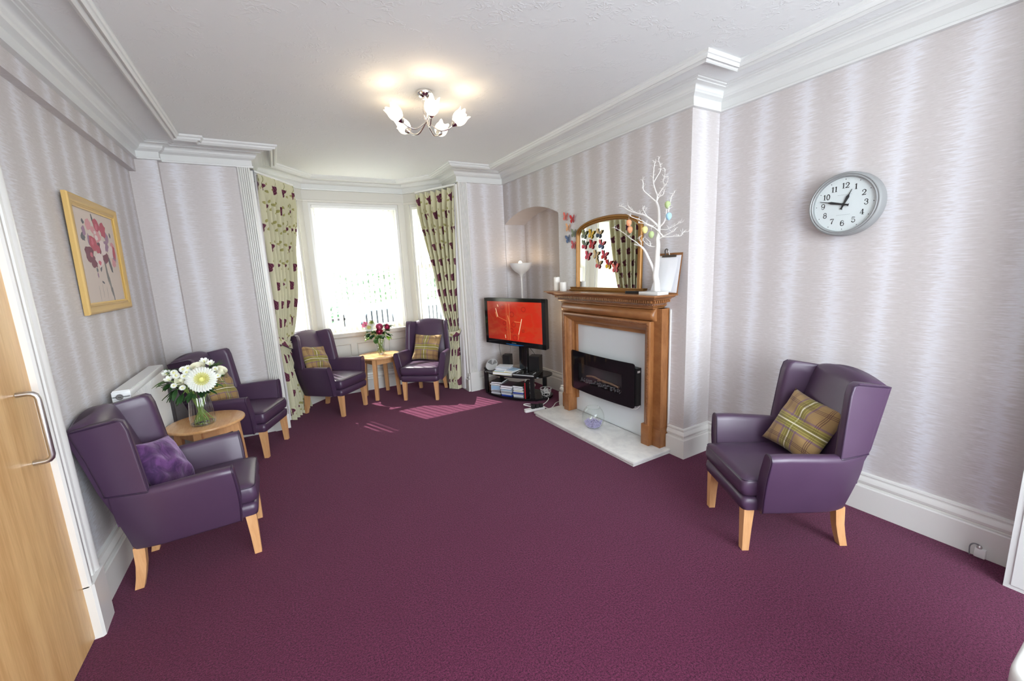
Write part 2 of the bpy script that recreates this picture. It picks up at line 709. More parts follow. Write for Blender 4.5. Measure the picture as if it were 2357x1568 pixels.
# left wall with the boxed-in beam under the cornice, door opening left of y = 2.25
m = MB()
wall_quad(m, (XL, 2.26), (XL, YW), 0, 2.46, 2.26)
wall_quad(m, (XL, YN), (XL, 1.32), 0, 2.46, YN)
wall_quad(m, (XL, 1.32), (XL, 2.26), 2.08, 2.46, 1.32)
struct(m, 'wall_left', 'wallpaper')
m = MB()
wall_quad(m, (XU, YN), (XU, YW), 2.409, ZC, YN)
m.quad((XL - 0.02, YN, 2.409), (XU, YN, 2.409), (XU, YW, 2.409), (XL - 0.02, YW, 2.409), [(0.05, 0), (0.09, 0), (0.09, 6), (0.05, 6)])
struct(m, 'trim_1', 'wallpaper')
# window wall: narrow pipe box in the corner, then the flank up to the bay
m = MB()
wall_quad(m, (XL - 0.02, 4.554), (-0.715, 4.554), 0, ZC, 0.06)
wall_quad(m, (-0.715, 4.554), (-0.715, YW), 0, ZC, 0.27)
wall_quad(m, (-0.715, YW), (BX0, YW), 0, ZC, 0.33)
struct(m, 'wall_window', 'wallpaper')
m = MB()
wall_quad(m, (BX1, YW), (XB, YW), 0, ZC, 0.10)
wall_quad(m, (XB, YW - 0.001), (XR + 0.02, YW - 0.001), 0, ZC, 0.696)
struct(m, 'wall_window_right', 'wallpaper')
# chimney wall with the arched alcove (y 3.487 .. 4.60)
AY0, AY1, AZ, ATOP = 3.487, 4.606, 2.032, 2.157
arc = []
for k in range(21):
    t = k / 20
    y = AY0 + (AY1 - AY0) * t
    arc.append((y, AZ + (ATOP - AZ) * (1 - abs(2 * t - 1) ** 2.1)))
m = MB()
pts = [(XB, YC, 0), (XB, AY0, 0)] + [(XB, y, z) for y, z in arc] + [(XB, YW, AZ), (XB, YW, ZC), (XB, YC, ZC)]
m.quad((XB, YC, 0), (XB, AY0, 0), (XB, AY0, ZC), (XB, YC, ZC), [(YC, 0), (AY0, 0), (AY0, ZC), (YC, ZC)])
for (y0, z0), (y1, z1) in zip(arc[:-1], arc[1:]):
    m.quad((XB, y0, z0), (XB, y1, z1), (XB, y1, ZC), (XB, y0, ZC), [(y0, z0), (y1, z1), (y1, ZC), (y0, ZC)])
m.quad((XB, AY1, 0), (XB, YW, 0), (XB, YW, ZC), (XB, AY1, ZC), [(AY1, 0), (YW, 0), (YW, ZC), (AY1, ZC)])
wall_quad(m, (XB, YC), (XR, YC), 0, ZC, 0.115)
wall_quad(m, (XB, AY0), (XR, AY0), 0, AZ, 0.02)
for (y0, z0), (y1, z1) in zip(arc[:-1], arc[1:]):
    m.quad((XB, y0, z0), (XB, y1, z1), (XR, y1, z1), (XR, y0, z0), [(0.1, y0), (0.1, y1), (0.15, y1), (0.15, y0)])
struct(m, 'wall_chimney', 'wallpaper', smooth=30)
m = MB()
wall_quad(m, (XR, AY0), (XR, YW), 0, ZC, 0.15)
struct(m, 'wall_alcove', 'wallpaper')
m = MB()
wall_quad(m, (XR, YN), (XR, YC), 0, ZC, -0.12)
struct(m, 'wall_right', 'wallpaper')
# rear wall (behind the camera) with its wide window opening
m = MB()
for a, b, z0, z1 in (((-1.0, YN), (-0.5, YN), 0, ZC), ((2.5, YN), (3.0, YN), 0, ZC), ((-0.5, YN), (2.5, YN), 0, 0.55), ((-0.5, YN), (2.5, YN), 2.5, ZC)):
    wall_quad(m, a, b, z0, z1, a[0])
struct(m, 'wall_rear', 'wallpaper')
# white boxed door lining on the right, near the camera
m = MB().box(BOARD, XR + 0.02, YN, 0.342, 0, ZC)
m.box(BOARD - 0.004, BOARD, 0.19, 0.32, 0.02, 2.5, 0.0)
m.box(BOARD - 0.008, BOARD, YN, 0.16, 0.02, 2.5, 0.0)
struct(m, 'trim_2', 'white_paint')

# cornice and ceiling bead
corn = [(0.0, 2.505), (0.028, 2.505), (0.030, 2.517), (0.022, 2.521), (0.022, 2.566), (0.031, 2.571), (0.050, 2.580), (0.055, 2.588), (0.060, 2.592)]
corn += [(0.060 + 0.028 * (1 - math.cos(a)), 2.592 + 0.026 * math.sin(a)) for a in (0.4, 0.8, 1.2, 1.57)]
corn += [(0.105, 2.620), (0.107, 2.626), (0.124, 2.628), (0.127, 2.633), (0.142, 2.634), (0.142, 2.64), (0.0, 2.64)]
PATH = [(XU, YN), (XU, 4.554), (-0.715, 4.554), (-0.715, YW), (BX0, YW), (BX0, BY), BA, BB, (BX1, BY), (BX1, YW), (XB, YW), (XB, YC), (XR, YC), (XR, YN)]
m = MB()
sweep(m, PATH, corn)
struct(m, 'trim_3', 'white_paint', smooth=25)
bead = [(0.300, 2.64), (0.300, 2.606), (0.306, 2.596), (0.316, 2.593), (0.325, 2.598), (0.329, 2.607), (0.334, 2.609), (0.338, 2.602), (0.345, 2.600), (0.350, 2.606), (0.353, 2.616), (0.360, 2.618), (0.366, 2.626), (0.366, 2.64)]
BPATH = [(XU, YN), (XU, 4.554), (-0.715, 4.554), (-0.715, YW), (-0.20, YW), (-0.20, 5.02), (0.34, 5.66), (1.63, 5.66), (2.10, 5.02), (2.10, YW), (XB, YW), (XB, YC), (XR, YC), (XR, YN)]
m = MB()
sweep(m, BPATH, bead)
struct(m, 'trim_4', 'white_paint', smooth=25)

# skirting boards
sk = [(0.0, 0.0), (0.030, 0.0), (0.030, 0.146), (0.026, 0.152), (0.013, 0.153), (0.011, 0.160), (0.020, 0.166), (0.023, 0.180), (0.019, 0.197), (0.012, 0.206), (0.011, 0.213), (0.016, 0.217), (0.014, 0.226), (0.0, 0.230)]
for name, path in (('baseboard_left', [(XL, 2.415), (XL, 4.554), (-0.715, 4.554), (-0.715, YW), (-0.168, YW)]), ('baseboard_window', [(2.086, YW), (XR, YW), (XR, AY0), (XB, AY0), (XB, 3.36)]), ('baseboard_right', [(XB, 2.09), (XB, YC), (XR, YC), (XR, 0.342)]), ('baseboard_bay', [(BX0, YW - 0.02), (BX0, BY), BA, BB, (BX1, BY), (BX1, YW - 0.02)])):
    m = MB()
    sweep(m, path, sk)
    struct(m, name, 'white_gloss', smooth=25)


# fluted casings each side of the bay
def casing(name, x0, x1):
    n = 5
    w = (x1 - x0)
    prof = [(x0, YW)]
    prof += [(x0, YW - 0.018)]
    for k in range(n):
        a = x0 + w * (0.10 + 0.80 * k / n)
        b = x0 + w * (0.10 + 0.80 * (k + 1) / n)
        prof += [(a, YW - 0.026), (a + (b - a) * 0.25, YW - 0.026), (a + (b - a) * 0.5, YW - 0.012), (a + (b - a) * 0.75, YW - 0.026)]
    prof += [(x1 - 0.004, YW - 0.026), (x1, YW - 0.018), (x1, YW)]
    m = MB().prism(prof, 0.235, 2.507)
    m.box(x0 - 0.006, x1 + 0.004, YW - 0.044, YW, 0, 0.24)
    struct(m, name, 'white_gloss', smooth=20)


casing('trim_5', -0.166, BX0)
casing('trim_6', BX1, 2.083)
# folded shutter boxes in the reveals
m = MB().box(BX0, BX0 + 0.012, YW + 0.03, BY - 0.03, 0.24, 2.47).box(BX0, BX0 + 0.020, YW + 0.02, YW + 0.07, 0.0, 2.49)
m.box(BX1 - 0.012, BX1, YW + 0.03, BY - 0.03, 0.24, 2.47).box(BX1 - 0.020, BX1, YW + 0.02, YW + 0.07, 0.0, 2.49)
struct(m, 'trim_7', 'white_gloss')

# bay walls: solid below the sill and above the window heads, posts between
SILL, HEAD = 0.775, 2.372
WC0, WC1 = 0.452, 1.508


def bay_face(mb, a, b, s0, s1):
    """wall a->b with a hole from s0 to s1 along it (interior to the right of travel)."""
    A, B = Vector(a), Vector(b)
    d = (B - A)
    L = d.length
    d.normalize()
    nrm = Vector((-d.y, d.x))
    T = 0.16

    def slab(t0, t1, z0, z1):
        p, q = A + d * t0, A + d * t1
        mb.prism([(p.x, p.y), (q.x, q.y), (q.x + nrm.x * T, q.y + nrm.y * T), (p.x + nrm.x * T, p.y + nrm.y * T)], z0, z1)
    slab(-0.02, L + 0.02, 0, SILL)
    slab(-0.02, L + 0.02, HEAD, ZC + 0.02)
    slab(-0.02, s0, SILL, HEAD)
    slab(s1, L + 0.02, SILL, HEAD)
    return A, d, nrm, L


m = MB()
wall_quad(m, (BX0, YW), (BX0, BY), 0, ZC)
wall_quad(m, (BX1, YW), (BX1, BY), 0, ZC)
fL = bay_face(m, (BX0, BY), BA, 0.09, 0.575)
fC = bay_face(m, BA, BB, WC0 - BA[0], WC1 - BA[0])
fR = bay_face(m, BB, (BX1, BY), 0.075, 0.53)
struct(m, 'wall_bay', 'bay_paint')

# panelled dado under the sill: raised mouldings
m = MB()


def panel_frame(mb, face, t0, t1, z0, z1):
    A, d, nrm, L = face
    prof = [(0.0, 0.0), (0.0, 0.010), (0.006, 0.014), (0.012, 0.010), (0.016, 0.004), (0.022, 0.004), (0.022, 0.0)]
    rings = []
    for t, z, st, sz in ((t0, z0, 1, 1), (t1, z0, -1, 1), (t1, z1, -1, -1), (t0, z1, 1, -1), (t0, z0, 1, 1)):
        ring = []
        for w, h in prof:
            p = A + d * (t + st * w) - nrm * h
            ring.append((p.x, p.y, z + sz * w))
        rings.append(ring)
    mb.loft(rings, True, False)


panel_frame(m, fC, 0.04, 0.36, 0.27, 0.645)
panel_frame(m, fC, 0.43, 0.76, 0.27, 0.645)
panel_frame(m, fC, 0.83, 1.15, 0.27, 0.645)
panel_frame(m, fL, 0.08, 0.58, 0.27, 0.645)
panel_frame(m, fR, 0.08, 0.52, 0.27, 0.645)
sweep(m, [(BX0, BY), BA, BB, (BX1, BY)], [(0, 0.715), (0.012, 0.715), (0.018, 0.73), (0.034, 0.738), (0.034, 0.765), (0.06, 0.768), (0.062, 0.788), (0.0, 0.790)])
sweep(m, [(BX0, BY), BA, BB, (BX1, BY)], [(0, 2.372), (0.012, 2.372), (0.016, 2.392), (0.012, 2.400), (0.0, 2.402)])
struct(m, 'trim_8', 'bay_paint', smooth=25)


# windows: frame, two sashes, panes
def window(idx, face, s0, s1):
    A, d, nrm, L = face

    def at(t, dep, z):
        p = A + d * t + nrm * dep
        return (p.x, p.y, z)

    def bar(mb, t0, t1, z0, z1, d0, d1):
        poly = [at(t0, d0, 0)[:2], at(t1, d0, 0)[:2], at(t1, d1, 0)[:2], at(t0, d1, 0)[:2]]
        mb.prism(poly, z0, z1)

    def ring(mb, t0, t1, z0, z1, w, d0, d1, wb=None):
        wb = wb or w
        bar(mb, t0, t1, z1 - w, z1, d0, d1)
        bar(mb, t0, t1, z0, z0 + wb, d0, d1)
        bar(mb, t0, t0 + w, z0 + wb, z1 - w, d0, d1)
        bar(mb, t1 - w, t1, z0 + wb, z1 - w, d0, d1)
    m = MB()
    ring(m, s0, s1, SILL, HEAD, 0.030, 0.02, 0.15)
    fr = struct(m, 'window_%d' % idx, 'white_gloss')
    mid = 1.575
    for nm, z0, z1, dd in (('upper_sash', mid - 0.02, HEAD - 0.03, 0.115), ('lower_sash', SILL + 0.03, mid + 0.02, 0.075)):
        m = MB()
        ring(m, s0 + 0.03, s1 - 0.03, z0, z1, 0.042, dd - 0.017, dd + 0.017, 0.05)
        sash = m.build(nm, 'white_gloss', fr)
        m = MB()
        bar(m, s0 + 0.07, s1 - 0.07, z0 + 0.045, z1 - 0.04, dd - 0.001, dd + 0.001)
        m.build('pane', 'window_glass', sash)
    m = MB()
    bar(m, (s0 + s1) / 2 - 0.03, (s0 + s1) / 2 + 0.03, mid + 0.02, mid + 0.035, 0.05, 0.08)
    m.build('sash_catch', 'chrome', fr)
    return at


atL = window(2, fL, 0.09, 0.575)
atC = window(1, fC, WC0 - BA[0], WC1 - BA[0])
atR = window(3, fR, 0.075, 0.53)


# vertical louvre blinds, each slat its own part
def blind(label, at, s0, s1, n, turn, group):
    c = at((s0 + s1) / 2, 0.03, HEAD - 0.03)
    r = thing('vertical_blind', label, 'blind', c, 0, group)
    m = MB()
    poly = [at(s0 + 0.005, 0.005, 0)[:2], at(s1 - 0.005, 0.005, 0)[:2], at(s1 - 0.005, 0.04, 0)[:2], at(s0 + 0.005, 0.04, 0)[:2]]
    m.prism(poly, HEAD - 0.065, HEAD - 0.034)
    m.build('headrail', 'white_plastic', r)
    p0, p1 = Vector(at(s0, 0.0225, 0)), Vector(at(s1, 0.0225, 0))
    d = (p1 - p0).normalized()
    nn = Vector((-d.y, d.x, 0))
    step = (s1 - s0 - 0.05) / n
    hw = 0.034
    for k in range(n):
        c = p0 + d * (0.025 + step * (k + 0.5))
        a = turn + RND.uniform(-0.05, 0.05)
        w = d * math.cos(a) + nn * math.sin(a)
        q = w.cross(Vector((0, 0, 1)))
        z0, z1 = SILL + 0.02, HEAD - 0.068
        m = MB()
        rows = []
        for z in (z0, z1):
            rows.append([c + w * (hw * t) + q * (0.0035 * (1 - t * t)) + Vector((0, 0, z)) for t in (-1, -0.5, 0, 0.5, 1)])
        m.loft(rows, False, False)
        m.build('slat', 'blind_cloth', r)
    return r


blind('white vertical louvre blind in the wide middle bay window', atC, WC0 - BA[0] + 0.03, WC1 - BA[0] - 0.03, 14, math.radians(-57), 'vertical blinds in the bay')
blind('cream vertical louvre blind in the bay side window on the radiator side', atL, 0.12, 0.545, 6, math.radians(28), 'vertical blinds in the bay')
blind('cream vertical louvre blind in the bay side window nearer the television', atR, 0.105, 0.50, 6, math.radians(-28), 'vertical blinds in the bay')

# ---------------------------------------------------------------- outside
mat('paving', lin(206, 204, 198), 0.9)


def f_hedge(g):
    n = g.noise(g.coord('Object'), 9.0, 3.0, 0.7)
    g.set('Base Color', g.mix(n.ss(0.40, 0.60), lin(56, 100, 60), lin(206, 222, 190)))  # pale mottling paints overexposed leaf highlights into the green


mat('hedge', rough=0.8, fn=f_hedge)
struct(MB().box(-14, 16, 5.78, 40, -0.7, -0.6), 'ground_outside', 'paving')


def bush(name, label, cat, c, rx, ry, rz, seed):
    r = random.Random(seed)
    m = MB()
    bm = bmesh.new()
    bmesh.ops.create_icosphere(bm, subdivisions=4, radius=1)
    for v in bm.verts:
        k = 1 + r.uniform(-0.13, 0.13)
        v.co = Vector((v.co.x * rx * k + c[0], v.co.y * ry * k + c[1], max(v.co.z * rz * k + c[2], -0.6)))
    m.bm(bm)
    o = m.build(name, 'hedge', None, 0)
    return tag(o, label, cat)


hd = MB()
bm = bmesh.new()
bmesh.ops.create_grid(bm, x_segments=70, y_segments=14, size=1)
for v in bm.verts:
    v.co = Vector((v.co.x * 3.2 + 4.8, 15.0 + RND.uniform(-0.2, 0.2), 0.50 + v.co.y * 1.15 + RND.uniform(-0.07, 0.07)))
hd.bm(bm)
bm = bmesh.new()
bmesh.ops.create_grid(bm, x_segments=70, y_segments=8, size=1)
for v in bm.verts:
    v.co = Vector((v.co.x * 3.2 + 4.8, 15.7 + v.co.y * 0.7, 1.64 + RND.uniform(-0.08, 0.08)))
hd.bm(bm)
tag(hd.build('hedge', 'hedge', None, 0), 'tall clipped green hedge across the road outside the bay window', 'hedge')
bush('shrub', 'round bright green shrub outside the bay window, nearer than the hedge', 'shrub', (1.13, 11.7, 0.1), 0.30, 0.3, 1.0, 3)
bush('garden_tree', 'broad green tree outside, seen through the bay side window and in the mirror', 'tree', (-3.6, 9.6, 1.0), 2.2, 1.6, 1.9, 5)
mat('garden_wall_white', lin(236, 234, 228), 0.8)
gw = thing('garden_wall', 'low white rendered wall across the drive beneath the hedge', 'wall', (3.5, 12.5, -0.6))
MB().box(-3.0, 9.0, 12.4, 12.6, -0.6, 0.58).build('panel', 'garden_wall_white', gw)
MB().box(-3.0, 9.0, 12.35, 12.65, 0.58, 0.64).build('coping', 'garden_wall_white', gw)
# parked car
mat('car_paint', lin(120, 140, 160), 0.3)
mat('car_glass', lin(14, 26, 36), 0.25)
CX = 2.35
car = thing('parked_car', 'blue-grey parked car on the drive beyond the bay window', 'car', (CX, 10.0, -0.6))
prof = [(-1.9, 0.25), (-1.95, 0.7), (-1.3, 0.86), (-0.75, 1.38), (0.75, 1.42), (1.35, 0.92), (1.95, 0.82), (2.0, 0.28)]
MB().extrude([(CX + x, 9.2, -0.6 + z) for x, z in prof], (0, 1.6, 0)).build('body', 'car_paint', car, 30)
for a, b in ((-0.98, -0.1), (0.02, 1.0)):
    MB().extrude([(CX + a, 9.185, 0.28), (CX + a + 0.30, 9.185, 0.72), (CX + b - 0.1, 9.185, 0.74), (CX + b, 9.185, 0.28)], (0, 0.02, 0)).build('window', 'car_glass', car)
for x in (-1.25, 1.3):
    mx = Matrix.Translation((CX + x, 9.18, -0.28)) @ Matrix.Rotation(PI / 2, 4, 'X')
    MB().lathe([(0.0, -0.1), (0.32, -0.1), (0.32, 0.06), (0.2, 0.07), (0.0, 0.05)], n=20, mx=mx).build('wheel', 'black_plastic', car)
# low iron fence of the front garden
fe = thing('garden_railing', 'dark iron railing outside the bay window at the edge of the drive', 'railing', (0.75, 8.0, -0.6))
for z in (-0.05, 0.70):
    MB().box(0.50, 1.06, 7.99, 8.01, z, z + 0.04).build('rail', 'black_plastic', fe)
for k in range(5):
    x = 0.52 + k * 0.12
    MB().box(x, x + 0.03, 7.99, 8.008, -0.6, 0.80).build('bar', 'black_plastic', fe)

# ---------------------------------------------------------------- door on the left wall
m = MB().box(-0.93, -0.862, 1.36, 2.252, 0.006, 2.04)
d1 = struct(m, 'door_1', 'door_veneer')
hx = -0.808
hp = [(-0.861, 2.14, 1.127), (-0.83, 2.14, 1.127)] + [(-0.83 + 0.022 * math.sin(a), 2.14, 1.127 - 0.022 * (1 - math.cos(a))) for a in (0.5, 1.0, 1.57)]
lo = 0.863
hp += [(-0.808, 2.14, lo + 0.022)] + [(-0.83 + 0.022 * math.cos(a), 2.14, lo + 0.022 - 0.022 * math.sin(a)) for a in (0.5, 1.0, 1.57)] + [(-0.861, 2.14, lo)]
MB().tube(hp, 0.0095, 12).build('door_handle', 'brushed_steel', d1)
# architrave with plinth block
ar = [(-0.905, 2.252), (-0.842, 2.252), (-0.836, 2.262), (-0.840, 2.285), (-0.858, 2.325), (-0.858, 2.334), (-0.852, 2.338), (-0.850, 2.352), (-0.856, 2.358), (-0.852, 2.364), (-0.846, 2.378), (-0.846, 2.392), (-0.866, 2.400), (-0.872, 2.418), (-0.905, 2.420)]
m = MB().prism(ar, 0.245, 2.13)
m.prism([(-0.905, 2.252), (-0.836, 2.252), (-0.828, 2.262), (-0.832, 2.31), (-0.838, 2.405), (-0.862, 2.432), (-0.905, 2.432)], 0, 0.25)
m.box(-0.905, -0.846, 1.2, 2.42, 2.05, 2.16)
m.box(-0.905, -0.846, 1.20, 1.36, 0, 2.1)
struct(m, 'trim_9', 'white_gloss', smooth=30)


# ================================================================ ARMCHAIRS
def rpoly(pts, r, n=4):
    """rounded polygon (list of 2-D points), r one radius or one per corner."""
    out = []
    N = len(pts)
    for i in range(N):
        p = Vector(pts[i])
        a = Vector(pts[i - 1]) - p
        b = Vector(pts[(i + 1) % N]) - p
        rr = r[i] if isinstance(r, (list, tuple)) else r
        rr = min(rr, a.length * 0.49, b.length * 0.49)
        p0, p1 = p + a.normalized() * rr, p + b.normalized() * rr
        for k in range(n + 1):
            t = k / n
            out.append(p0 * (1 - t) ** 2 + p * 2 * t * (1 - t) + p1 * t * t)
    return out


def lerp(a, b, t):
    return a + (b - a) * t


def shrink(ring, k):
    c = sum((Vector(p) for p in ring), Vector((0, 0, 0))) / len(ring)
    return [c + (Vector(p) - c) * k for p in ring]


def arm_section(s, y, xb, xo, w, zb, zt):
    """closed section in XZ of an arm panel at y; s = side."""
    pts = [(xb, zb), (lerp(xb, xo, 0.55) + 0.004, lerp(zb, zt, 0.5)), (xo, zt - 0.02), (xo - 0.012, zt), (xo - w + 0.012, zt), (xo - w, zt - 0.02), (lerp(xb, xo, 0.4) - w, lerp(zb, zt, 0.45)), (xb - w + 0.01, zb)]
    q = rpoly(pts, [0.012, 0.2, 0.03, 0.026, 0.026, 0.03, 0.2, 0.012], 3)
    k = min(1.0, max(0.0, (-0.04 - y) / 0.14)) * 0.16
    return [Vector((s * p.x, y + k * max(0.0, 0.42 - p.y) + 0.010 * math.sin(PI * min(1, max(0, (p.y - zb) / (zt - zb)))) * (y > 0.25), p.y)) for p in q]


def make_chair(label, loc, rz):
    t = thing('wing_armchair', label, 'armchair', loc, rz, 'purple wing armchairs')
    L = lambda mb, n, m, p=t, sm=50: mb.build(n, m, p, sm, world=False)
    for s in (-1, 1):
        st = [(0.292, 0.262, 0.313, 0.058, 0.240, 0.560), (0.285, 0.262, 0.316, 0.062, 0.238, 0.563), (0.20, 0.258, 0.314, 0.064, 0.234, 0.562), (0.05, 0.248, 0.305, 0.064, 0.228, 0.552), (-0.05, 0.236, 0.294, 0.062, 0.222, 0.545), (-0.14, 0.206, 0.262, 0.055, 0.212, 0.54), (-0.20, 0.176, 0.236, 0.05, 0.203, 0.535)]
        rings = [arm_section(s, *a) for a in st]
        m = MB()
        m.loft([shrink(rings[0], 0.93)] + rings)
        arm = L(m, 'armrest', 'leather', t, 60)
        out = [p + Vector((0, 0.0015, 0)) for p in rings[1]]
        m = MB().tube(out[:28], 0.0042, 6)
        L(m, 'piping', 'leather_piping', arm)
        # wing
        rings = []
        for z, k in ((0.530, 0.0), (0.60, 0.18), (0.72, 0.5), (0.84, 0.84), (0.885, 0.97), (0.897, 1.0)):
            of = (lerp(0.290, 0.268, k), lerp(-0.043, -0.080, k))
            orr = (lerp(0.236, 0.224, k), lerp(-0.220, -0.298, k))
            ir = (lerp(0.165, 0.168, k), lerp(-0.200, -0.275, k))
            inf = (lerp(0.236, 0.214, k), lerp(-0.046, -0.083, k))
            q = rpoly([of, orr, ir, inf], [0.014, 0.02, 0.02, 0.022], 4)
            ring = []
            for p in q:
                ft = of[1] - p.y
                if k > 0.9 and ft < 0.06:
                    p = Vector((p.x, p.y - (0.008 if k < 1 else 0.026) * (1 - ft / 0.06)))
                zz = z - max(0, k - 0.6) / 0.4 * 0.036 * min(1, max(0, (-0.08 - p.y) / 0.21))
                ring.append(Vector((s * p.x, p.y, zz)))
            rings.append(ring)
        top = shrink(rings[-1], 0.90)
        for p in top:
            p.z += 0.006
        m = MB().loft(rings + [top])
        wing = L(m, 'wing', 'leather', t, 50)
        edge = [r[2] for r in rings] + [rings[-1][k] for k in (3, 4, 5, 6, 7)]
        L(MB().tube(edge, 0.004, 6), 'piping', 'leather_piping', wing)
        bot = [rings[0][k] + Vector((s * 0.001, 0, 0.003)) for k in (18, 19, 0, 1, 2, 3, 4, 5, 6, 7)]
        L(MB().tube(bot, 0.0042, 6), 'piping', 'leather_piping', wing)
        # legs
        q = lambda x, y, w, z: [Vector((s * (x + a * w / 2), y + b * w / 2, z)) for a, b in ((-1, -1), (1, -1), (1, 1), (-1, 1))]
        L(MB().loft([q(0.194, 0.332, 0.034, 0.0), q(0.193, 0.330, 0.041, 0.12), q(0.190, 0.326, 0.050, 0.236)]), 'leg', 'beech', t, 20)
        L(MB().loft([q(0.170, -0.180, 0.036, 0.0), q(0.167, -0.166, 0.039, 0.06), q(0.162, -0.157, 0.042, 0.12), q(0.156, -0.153, 0.046, 0.215)]), 'leg', 'beech', t, 20)
    # inside back: convex, arched top
    rings = []
    for z, yf, yb, w in ((0.36, -0.105, -0.20, 0.205), (0.45, -0.112, -0.21, 0.20), (0.60, -0.142, -0.232, 0.198), (0.75, -0.185, -0.266, 0.20), (0.84, -0.216, -0.290, 0.20), (0.868, -0.232, -0.296, 0.20)):
        ring = []
        for k in range(13):
            x = w * (1 - 2 * k / 12)
            arch = 0.034 * (1 - (x / w) ** 2) if z > 0.8 else 0
            ring.append(Vector((x, yf + 0.022 * (1 - (x / w) ** 4), z + arch * (1 if z > 0.85 else 0.5))))
        for k in range(13):
            x = -w * (1 - 2 * k / 12)
            arch = 0.034 * (1 - (x / w) ** 2) if z > 0.8 else 0
            ring.append(Vector((x, yb, z + arch * (1 if z > 0.85 else 0.5) - (0.006 if z > 0.85 else 0))))
        rings.append(ring)
    top = []
    for p in rings[-1]:
        top.append(Vector((p.x * 0.97, lerp(p.y, -0.268, 0.45), p.z + 0.012)))
    bk = L(MB().loft(rings + [top]), 'backrest', 'leather', t, 60)
    # outside back panel
    ring = lambda z, y, w: [Vector((w * a, y + b, z)) for a, b in ((-1, 0.03), (-0.96, 0), (0.96, 0), (1, 0.03))]
    L(MB().loft([ring(0.206, -0.178, 0.160), ring(0.40, -0.204, 0.200), ring(0.55, -0.236, 0.230), ring(0.86, -0.306, 0.222)]), 'back_panel', 'leather', t)

    # seat frame and cushion
    def rr(x, y0, y1, z, r):
        return [Vector((p.x, p.y, z)) for p in rpoly([(-x, y0), (x, y0), (x, y1), (-x, y1)], r, 5)]
    m = MB().loft([rr(0.20, 0.0, 0.352, 0.228, 0.03), rr(0.222, 0.0, 0.361, 0.236, 0.03), rr(0.226, 0.0, 0.367, 0.265, 0.032), rr(0.224, 0.0, 0.364, 0.293, 0.03), rr(0.212, 0.0, 0.350, 0.305, 0.03)])
    L(m, 'seat_frame', 'leather', t, 60)
    m = MB().loft([rr(0.205, -0.12, 0.350, 0.304, 0.04), rr(0.223, -0.13, 0.368, 0.318, 0.035), rr(0.226, -0.13, 0.373, 0.345, 0.035), rr(0.225, -0.13, 0.370, 0.385, 0.035), rr(0.219, -0.12, 0.362, 0.402, 0.04), rr(0.19, -0.10, 0.325, 0.412, 0.06), rr(0.11, -0.03, 0.23, 0.419, 0.07), rr(0.03, 0.06, 0.14, 0.421, 0.02)])
    sc = L(m, 'seat_cushion', 'leather', t, 70)
    L(MB().tube([p + Vector((0, 0, 0.0)) for p in rr(0.222, -0.12, 0.366, 0.398, 0.035)], 0.003, 6, closed=True), 'piping', 'leather_piping', sc)
    return t


CH = {'E': ('purple wing armchair standing alone beneath the wall clock, tartan cushion in it', (2.3428, 1.0902, 2.5854)),
      'A': ('purple wing armchair by the wooden door, holding the plain purple cushion', (-0.5982, 2.7218, 0.0119)),
      'D': ('purple wing armchair in the bay facing the room, nearer the television', (1.5421, 4.9146, -2.1885)),
      'C': ('purple wing armchair in the bay beside the tied curtain, nearer the radiator side', (0.3791, 4.9889, -0.7996)),
      'B': ('purple wing armchair in the papered corner behind the white flower vase', (-0.463, 4.2375, -0.4117))}
for k, (lab, (x, y, th)) in CH.items():
    make_chair(lab, (x, y, 0), th - PI / 2)


# ---------------------------------------------------------------- cushions
def cushion(label, material, c, a, b, s, thick, seed, group):
    r = random.Random(seed)
    a, b, c = Vector(a).normalized(), Vector(b).normalized(), Vector(c)
    nrm = a.cross(b).normalized()
    b = nrm.cross(a)
    N = 22
    ph = [r.uniform(0, 6) for _ in range(8)]
    m = MB()
    rows = {1: [], -1: []}
    for side in (1, -1):
        for i in range(N + 1):
            row = []
            v = -1 + 2 * i / N
            for j in range(N + 1):
                u = -1 + 2 * j / N
                x = u * (1 - 0.075 * (1 - v * v)) * (1 + 0.012 * math.sin(3 * v + ph[0]))
                y = v * (1 - 0.075 * (1 - u * u)) * (1 + 0.012 * math.sin(3 * u + ph[1]))
                e = max(0.0, (1 - u ** 4)) ** 0.55 * max(0.0, (1 - v ** 4)) ** 0.55
                h = thick * (0.25 * e + 0.75 * (max(0, 1 - u * u) * max(0, 1 - v * v)) ** 0.55)
                wr = 0.010 * e * (math.sin(5 * u + 3 * v + ph[2]) * math.sin(4 * v - 2 * u + ph[3]) + 0.5 * math.sin(9 * v + 4 * u + ph[4]))
                p = c + a * (x * s / 2) + b * (y * s / 2) + nrm * (side * h + (wr if side > 0 else 0))
                row.append(p)
            rows[side].append(row)
    for side in (1, -1):
        m.loft(rows[side], False, False, uvf=lambda i, j: (j / N, i / N))
    o = m.build('cushion', material, None, 80)
    bm = bmesh.new()
    bm.from_mesh(o.data)
    bmesh.ops.remove_doubles(bm, verts=bm.verts[:], dist=0.0004)
    bmesh.ops.recalc_face_normals(bm, faces=bm.faces[:])
    bm.to_mesh(o.data)
    bm.free()
    # origin at the cushion's centre
    o.data.transform(Matrix.Translation(-c))
    o.location = c
    tag(o, label, 'cushion', group)
    return o


